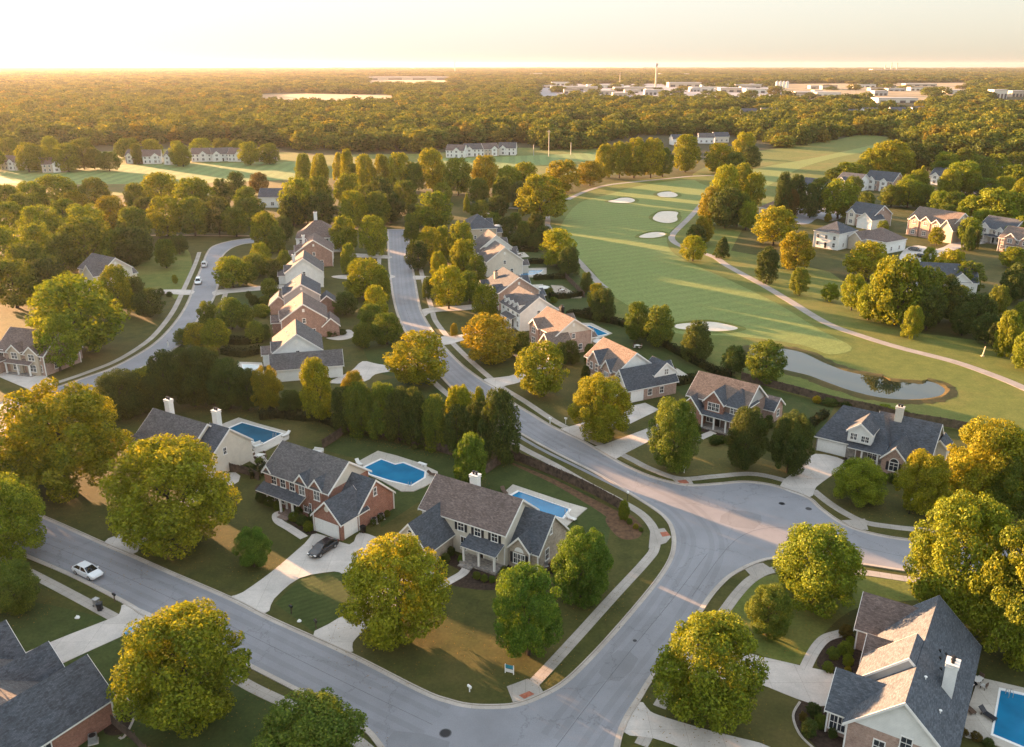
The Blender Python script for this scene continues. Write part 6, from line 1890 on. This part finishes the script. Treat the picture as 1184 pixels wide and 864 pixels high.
def post_lamp(px, label, h=2.6):
    p = G(*px)
    root = empty('post_lamp', p); tag(root, label, 'lamp')
    b = MB(); b.lathe([(0, 0), (.12, 0), (.12, .12), (.05, .2), (.04, h - .35), (.07, h - .33), (0, h - .32)], 8); b.build('pole', M['black'], root)
    b = MB(); b.lathe([(0, h - .32), (.10, h - .3), (.19, h - .15), (.17, h), (.10, h + .1), (0, h + .13)], 10); b.build('globe', M['white_plastic'], root)
post_lamp((1051, 594), 'white globe lamp on a slim post before the charcoal-roofed house')
post_lamp((725, 590), 'white-headed lamp post by the kerb at the long fence end', 3.2)
def bin_(px, label, m, h=1.05):
    p = G(*px)
    root = empty('wheelie_bin', p, rt.random() * 3); tag(root, label, 'bin')
    b = MB()
    lo = [(-.24, -.26, .06), (.24, -.26, .06), (.24, .26, .06), (-.24, .26, .06)]; hi = [(-.3, -.34, h), (.3, -.34, h), (.3, .34, h), (-.3, .34, h)]
    for i in range(4): b.poly([lo[i], lo[(i + 1) % 4], hi[(i + 1) % 4], hi[i]])
    b.poly(lo[::-1]); b.poly(hi); b.build('body', M[m], root)
    b = MB(); b.box(-.33, -.38, h, .33, .38, h + .07); b.tube([(-.3, .4, h - .02), (.3, .4, h - .02)], .03, 6); b.build('lid', M[m], root)
    for s in (-.28, .28):
        b = MB(); b.tube([(s - .03, .3, .1), (s + .03, .3, .1)], .1, 10); b.build('wheel', M['black'], root)
bin_((116, 706), 'dark blue bin at the end of the lower left driveway, right of two', 'navy' if 'navy' in M else 'shutter')
bin_((112, 701), 'grey bin with raised lid by the lower left sidewalk, left of two', 'steel')
bin_((420, 616), 'black bin beside the small side garage door of the brick house', 'black')
def bag(px, label, m, s=.5):
    p = G(*px)
    b = MB(); r = random.Random(4)
    prof = [(0, 0), (.8, .05), (1.0, .35), (.85, .75), (.45, 1.05), (.15, 1.2), (.28, 1.38), (0, 1.42)]
    b.lathe([(x * s, z * s) for x, z in prof], 14)
    for i, v in enumerate(b.v): b.v[i] = v + Vector((math.sin(v.z * 9 + v.x * 5) * .05, math.cos(v.x * 7 + v.z * 4) * .05, 0))
    o = b.build('rubbish_bag', M[m], None, True); o.location = p
    tag(o, label, 'bag')
bag((151, 733), 'bright blue bag lying at the driveway edge on the lower left lawn', 'blue_plastic', .62)
bag((89.5, 715), 'small white bag on the lawn left of the lower left driveway', 'white_plastic', .3)
bag((346, 719), 'small white bag on the striped lawn between two mailboxes', 'white_plastic', .26)
bag((323.5, 720), 'tiny white bag at the kerb before the striped lawn', 'white_plastic', .2) if False else None
# yard sign with a blank pale board under a teal one
p = G(589, 779)
root = empty('yard_sign', p, R(-20)); tag(root, 'yard sign with teal upper board and pale lower board on the corner lawn', 'sign')
for nm, z0, z1, m_ in (('board', .7, 1.15, 'teal'), ('rider_board', .2, .6, 'cushion')):
    b = MB(); b.box(-.5, -.03, z0, .5, .03, z1); b.build(nm, M[m_], root)
for s in (-.5, .5):
    b = MB(); b.box(s - .04, -.05, 0, s + .04, .05, 1.2); b.build('post', M['white_plastic'], root)
def drain(px, label, r=.42):
    p = G(*px)
    root = empty('manhole_cover', (p.x, p.y, .012)); tag(root, label, 'manhole cover')
    b = MB(); b.lathe([(r, 0), (r, .012), (r * .88, .014), (r * .86, .006), (0, .006)], 20); b.build('lid', M['black'], root)
    b = MB(); b.lathe([(r * 1.2, 0), (r * 1.2, .009), (r, .010), (r, 0)], 20); b.build('frame', M['seam'], root)
drain((904, 582.5), 'dark manhole cover in the cul-de-sac, left of two'); drain((935, 588.5), 'dark manhole cover in the cul-de-sac, right of two')
drain((515, 848), 'dark manhole cover in the lower crossing', .55); drain((714, 725), 'small dark valve cover in the road beside the corner lawn', .25); drain((734, 741), 'small dark valve cover in mid road, right of the other one', .22)
# golf pole
p = G(1136, 412)
root = empty('marker_pole', p); tag(root, 'tall pale leaning marker pole in the golf rough', 'pole')
b = MB(); b.tube([(0, 0, 0), (.35, .05, 2.4)], [.16, .13], 8); b.build('shaft', M['tan_paint'], root)
b = MB(); b.lathe([(0, 0), (.4, 0), (.4, .15), (0, .16)], 10); b.build('base', M['tan_paint'], root)
def ppole(px, h, label, arm=True):
    p = G(*px)
    root = empty('utility_pole', p, .2); tag(root, label, 'utility pole')
    b = MB(); b.tube([(0, 0, 0), (0, 0, h)], [.32, .2], 8); b.build('shaft', M['steel'], root)
    if arm:
        b = MB(); b.box(-1.6, -.1, h - 1.2, 1.6, .1, h - 1.0); b.build('cross_arm', M['steel'], root)
ppole((634.5, 181), 19, 'tallest utility pole standing on the middle far lawn')
ppole((617, 180), 8, 'short pole on the middle far lawn, left of the tallest', False)
ppole((660, 179), 9, 'short pole on the middle far lawn, right of the tallest', False)

# ---- patio furniture
def table_set(px, label, yaw=0.0, n=4):
    p = G(*px)
    root = empty('patio_table', (p.x, p.y, .12), yaw); tag(root, 'pale round table on the ' + label, 'table')
    b = MB(); b.lathe([(0, .70), (.55, .70), (.58, .73), (.55, .75), (0, .75)], 16); b.build('table_top', M['cushion'], root)
    b = MB(); b.lathe([(.3, 0), (.3, .03), (.05, .06), (.05, .7)], 10); b.build('pedestal', M['black'], root)
    for k in range(n):
        a = yaw + k * 2 * math.pi / n + .4
        c = empty('patio_chair', (p.x + math.cos(a) * .95, p.y + math.sin(a) * .95, .12), a + math.pi / 2)
        tag(c, 'pale cushioned chair on the ' + label, 'chair', 'chairs on the ' + label)
        s = MB(); s.box(-.27, -.27, .36, .27, .27, .47); s.build('seat', M['cushion'], c)
        s = MB(); s.box(-.27, -.33, .45, .27, -.25, .92); s.build('backrest', M['wicker'], c)
        for sx in (-.24, .24):
            for sy in (-.24, .24):
                l_ = MB(); l_.box(sx - .025, sy - .025, 0, sx + .025, sy + .025, .36); l_.build('leg', M['black'], c)
table_set((776, 431), 'white patio behind the rose brick house', .3)
table_set((301, 531), 'side yard of the double-chimney house', .8)
table_set((1127, 792), 'terrace of the lower right pool', .2)
table_set((650, 338), 'stone patio of the tan-roofed row', 0)
table_set((600, 296), 'patio at the top of the east row', 0)
table_set((737, 403), 'back lawn corner above the rose brick house', .1)
def lounger(px, yaw, label, m='cushion'):
    p = G(*px)
    root = empty('sun_lounger', (p.x, p.y, .14), yaw); tag(root, label, 'sun lounger')
    b = MB(); b.box(-.33, -.9, .28, .33, .35, .38); b.build('cushion', M[m], root)
    b = MB(); Mx = Matrix.Translation((0, .35, .30)) @ Matrix.Rotation(R(38), 4, 'X'); b.box(-.33, 0, 0, .33, .75, .1, 0, Mx); b.build('backrest', M[m], root)
    for sx in (-.28, .28):
        for sy in (-.8, .5):
            b = MB(); b.box(sx - .03, sy - .03, 0, sx + .03, sy + .03, .28); b.build('leg', M['black'], root)
lounger((415, 538), .6, 'pale lounger on the freeform pool deck near the brick house')
lounger((331, 505), -.6, 'pale lounger at the right tip of the dark blue pool')
lounger((660, 602), .9, 'pale lounger on the far corner of the rectangular pool deck')
lounger((1118, 822), .3, 'dark lounger on the terrace of the lower right pool, nearer the house', 'wicker')
lounger((1141, 830), .5, 'dark lounger at the water edge of the lower right pool', 'shutter')
lounger((583, 571), .4, 'dark lounger at the left tip of the rectangular pool', 'wicker')
lounger((500, 551), 1.2, 'dark lounger beside the gravel corner of the freeform pool', 'wicker')
def parasol(px, label, r=1.6, h=2.5):
    p = G(*px)
    root = empty('parasol', (p.x, p.y, .1)); tag(root, label, 'parasol')
    b = MB(); b.lathe([(.3, 0), (.3, .08), (.04, .12), (.03, h + .1), (0, h + .12)], 8); b.build('pole', M['black'], root)
    b = MB()
    for k in range(8):
        a0, a1 = k * math.pi / 4, (k + 1) * math.pi / 4
        A, B2, T = Vector((r * math.cos(a0), r * math.sin(a0), h - .5)), Vector((r * math.cos(a1), r * math.sin(a1), h - .5)), Vector((0, 0, h + .05))
        b.poly([T, A, B2]); b.poly([A, A - Vector((0, 0, .15)), B2 - Vector((0, 0, .15)), B2])
    b.build('canopy', M['cushion'], root)
parasol((577, 268), 'large cream parasol behind the pale house, top of the east row', 2.4, 3.0)
parasol((592, 275), 'smaller cream parasol on the back lawn, right of the large one', 1.8, 2.7)
parasol((629, 340), 'white parasol by the stone patio behind the tan-roofed row', 1.8)
parasol((693, 404), 'white parasol behind the tan-roofed gabled house, by its blue pool', 1.8)
# garden bench pair: white furniture behind brick house
def sofa(px, yaw, label):
    p = G(*px)
    root = empty('garden_sofa', p, yaw); tag(root, label, 'sofa')
    for nm, q in (('seat', (-.9, -.4, .2, .9, .4, .45)), ('backrest', (-.9, .3, .45, .9, .45, .9)), ('armrest', (-.95, -.4, .45, -.8, .3, .65)), ('armrest', (.8, -.4, .45, .95, .3, .65)), ('base', (-.85, -.35, 0, .85, .35, .2))):
        b = MB(); b.box(*q); b.build(nm, M['cushion'], root)
sofa((368, 524), -.3, 'white garden sofa on the grass behind the brick house')
sofa((298, 517), .9, 'white garden sofa at the near corner of the dark blue pool')
# air conditioning units
def ac(px, label):
    p = G(*px)
    root = empty('air_conditioner', p, .4); tag(root, label, 'air conditioner')
    b = MB(); b.box(-.4, -.4, .06, .4, .4, .85); b.build('casing', M['steel'], root)
    b = MB(); b.lathe([(.34, .851), (.34, .88), (.3, .885), (0, .87)], 16); b.build('fan_grille', M['black'], root)
    b = MB(); b.box(-.5, -.5, 0, .5, .5, .06); b.build('pad', M['drive'], root)
ac((441, 600), 'air conditioner by the brick side wall, upper of two'); ac((433, 605), 'air conditioner by the brick side wall, lower of two')
ac((629, 654), 'air conditioner at the stone house gable corner'); ac((108, 858), 'air conditioner by the lower left brick wall')
# a walker on the left street
def person(px, label):
    p = G(*px)
    me = bpy.data.meshes.new('person')
    J = [((0, 0, .95), .13), ((0, 0, 1.15), .13), ((0, 0, 1.38), .15), ((0, 0, 1.5), .06), ((0, .02, 1.64), .10), ((.09, 0, .88), .085), ((.11, .12, .48), .06), ((.11, .05, .06), .05), ((.11, .18, .04), .04),
         ((-.09, 0, .88), .085), ((-.11, -.08, .48), .06), ((-.11, -.25, .08), .05), ((-.11, -.13, .04), .04), ((.2, 0, 1.4), .06), ((.26, -.08, 1.12), .045), ((.26, .06, .9), .04), ((-.2, 0, 1.4), .06), ((-.26, .06, 1.12), .045), ((-.26, .18, .92), .04)]
    E_ = [(0, 1), (1, 2), (2, 3), (3, 4), (0, 5), (5, 6), (6, 7), (7, 8), (0, 9), (9, 10), (10, 11), (11, 12), (2, 13), (13, 14), (14, 15), (2, 16), (16, 17), (17, 18)]
    me.from_pydata([j[0] for j in J], E_, [])
    o = link(bpy.data.objects.new('person', me))
    o.modifiers.new('skin', 'SKIN')
    for i, j in enumerate(J): me.skin_vertices[0].data[i].radius = (j[1], j[1])
    me.skin_vertices[0].data[0].use_root = True
    o.modifiers.new('sub', 'SUBSURF').levels = 1
    me.materials.append(M['cushion'])
    o.location = p; o.rotation_euler = (0, 0, -.6)
    tag(o, label, 'person')
    hr = MB(); hr.lathe([(.105, 1.62), (.115, 1.69), (.09, 1.76), (0, 1.79)], 10); hr.build('hair', M['wicker'], o)
person((194.6, 402), 'person in pale clothing walking on the left street near its bend')
# distant industry
def bigshed(px, w, d, h, label, wm='siding_white', rm='roof_pale', yaw=0.0, doors=4):
    p = G(*px)
    root = empty('warehouse', p, yaw); tag(root, label, 'warehouse', 'low pale buildings of the industrial strip')
    b = MB(); b.box(-w / 2, 0, 0, w / 2, d, h); b.build('wall', M[wm], root)
    b = MB(); b.box(-w / 2 - .4, -.4, h + .02, w / 2 + .4, d + .4, h + .9); b.build('roof', M[rm], root)
    for i in range(doors):
        x = -w / 2 + w * (i + .5) / doors
        q = MB(); q.box(x - w / doors * .28, -.3, 0, x + w / doors * .28, -.02, h * .55); q.build('loading_door', M['roof_grey'], root)
M['roof_pale'] = simple('pale membrane roof', (.36, .355, .34), .7, .08, .05)
WH = [((471, 92.5), 420, 60, 14, 'longest white warehouse alone on the hazy horizon, left of centre'), ((664, 105), 150, 40, 12, 'long white warehouse at the left end of the industrial strip'), ((700, 102), 130, 40, 11, 'white warehouse behind the left part of the industrial strip'),
      ((738, 106), 150, 35, 12, 'wide low white warehouse right under the tall tower'), ((792, 101), 120, 40, 16, 'cream block complex right of the tall tower'), ((820, 106), 110, 40, 12, 'pale warehouse at the middle of the industrial strip'),
      ((850, 107), 90, 36, 12, 'pale warehouse left of the silos'), ((878, 108), 80, 36, 12, 'small pale warehouse before the silos'), ((780, 88), 170, 50, 16, 'white warehouse beyond the tall tower on the horizon'),
      ((865, 103), 90, 30, 14, 'grey-white shed beside the silos'), ((648, 99), 70, 30, 12, 'pale shed behind the left end of the industrial strip'), ((938, 111), 70, 30, 10, 'pale shed below the tan field, left'), ((958, 112), 50, 26, 10, 'pale shed below the tan field, right'),
      ((1038, 119), 70, 34, 9, 'broad white flat-roofed building below the tan field'), ((1110, 109), 70, 30, 10, 'white shed at the right end of the tan field'), ((1156, 114), 28, 24, 20, 'tall pale apartment block at the right of the plain'), ((1178, 112), 30, 24, 14, 'pale block at the right photo edge on the plain'),
      ((1030, 83), 330, 80, 26, 'hazy plant building under three smokestacks'), ((952, 103), 90, 30, 10, 'white shed on the tan field, left'), ((1000, 101), 80, 30, 9, 'white shed on the tan field, middle'), ((1065, 100), 120, 30, 9, 'white shed on the tan field, right'), ((620, 88), 70, 40, 18, 'lone pale shed on the horizon left of the tower'), ((910, 86), 120, 50, 14, 'pale shed on the horizon above the silos')]
rw_ = random.Random(14)
for i in range(26):
    x = rw_.uniform(632, 905) if i < 17 else rw_.uniform(905, 1110)
    y = rw_.uniform(101, 112)
    k = G(x, y).y / 2000
    root = bigshed((x, y), rw_.uniform(14, 46) * k, 24, rw_.uniform(6, 10), 'small pale flat-roofed building in the crowded industrial strip on the plain', wm=rw_.choice(('siding_grey', 'siding', 'siding_tan', 'siding_tan')), rm=rw_.choice(('roof_pale', 'roof_pale', 'roof_grey')), doors=3)
for a in WH: bigshed(a[0], a[1] * (.8 if 96 < a[0][1] < 110 else 1), a[2], a[3] * .8, a[4], wm='siding' if a[1] % 3 else 'siding_tan')
def stack(px, h, r0, r1, label, nm='smokestack', top=None, cat='chimney'):
    p = G(*px)
    root = empty(nm, p); tag(root, label, cat, 'plant smokestacks' if nm == 'smokestack' else None)
    b = MB(); b.lathe([(r0, 0), (r1, h), (r1 * .8, h), (r1 * .8, h - 3)], 16); b.build('shaft', M['siding_tan'], root)
    if top:
        b = MB(); b.lathe([(r1, h - top[1]), (top[0], h - top[1] * .7), (top[0], h), (0, h + 1)], 16); b.build('tank', M['siding_grey'], root)
    else:
        b = MB(); b.lathe([(r1 * 1.15, h - 4), (r1 * 1.15, h - 1), (r1, h - .9)], 16); b.build('band', M['roof_brown'], root)
stack((758, 101), 66, 2.6, 2.2, 'tall slender water tower rising above the industrial strip', 'water_tower', (4.6, 9), 'tower')
stack((1023, 82.5), 58, 7, 5, 'smokestack of the hazy plant, left of three'); stack((1030, 82.5), 74, 7, 5, 'smokestack of the hazy plant, middle of three'); stack((1036.5, 82.5), 74, 7, 5, 'smokestack of the hazy plant, right of three')
stack((716.5, 99), 40, 1.2, .8, 'thin mast rising from the industrial strip left of the tower', 'mast', None, 'mast')
stack((526, 84), 90, 3.5, 2, 'faint mast on the horizon right of the longest white warehouse', 'mast', None, 'mast')
for i, x in enumerate((898, 902, 906, 910)):
    p = G(x, 102)
    root = empty('silo', p); tag(root, 'pale cylindrical silo by the industrial strip, ' + ['first', 'second', 'third', 'fourth'][i] + ' from left', 'silo', 'silos')
    b = MB(); b.lathe([(3.8, 0), (3.8, 17)], 16); b.build('wall', M['siding_white'], root)
    b = MB(); b.lathe([(4.0, 17), (1.0, 19.5), (0, 20)], 16); b.build('roof', M['roof_pale'], root)
for o_ in col.objects:
    if o_.get('label') and len(o_['label'].split()) > 16: print('LONG', o_.name, o_['label'])
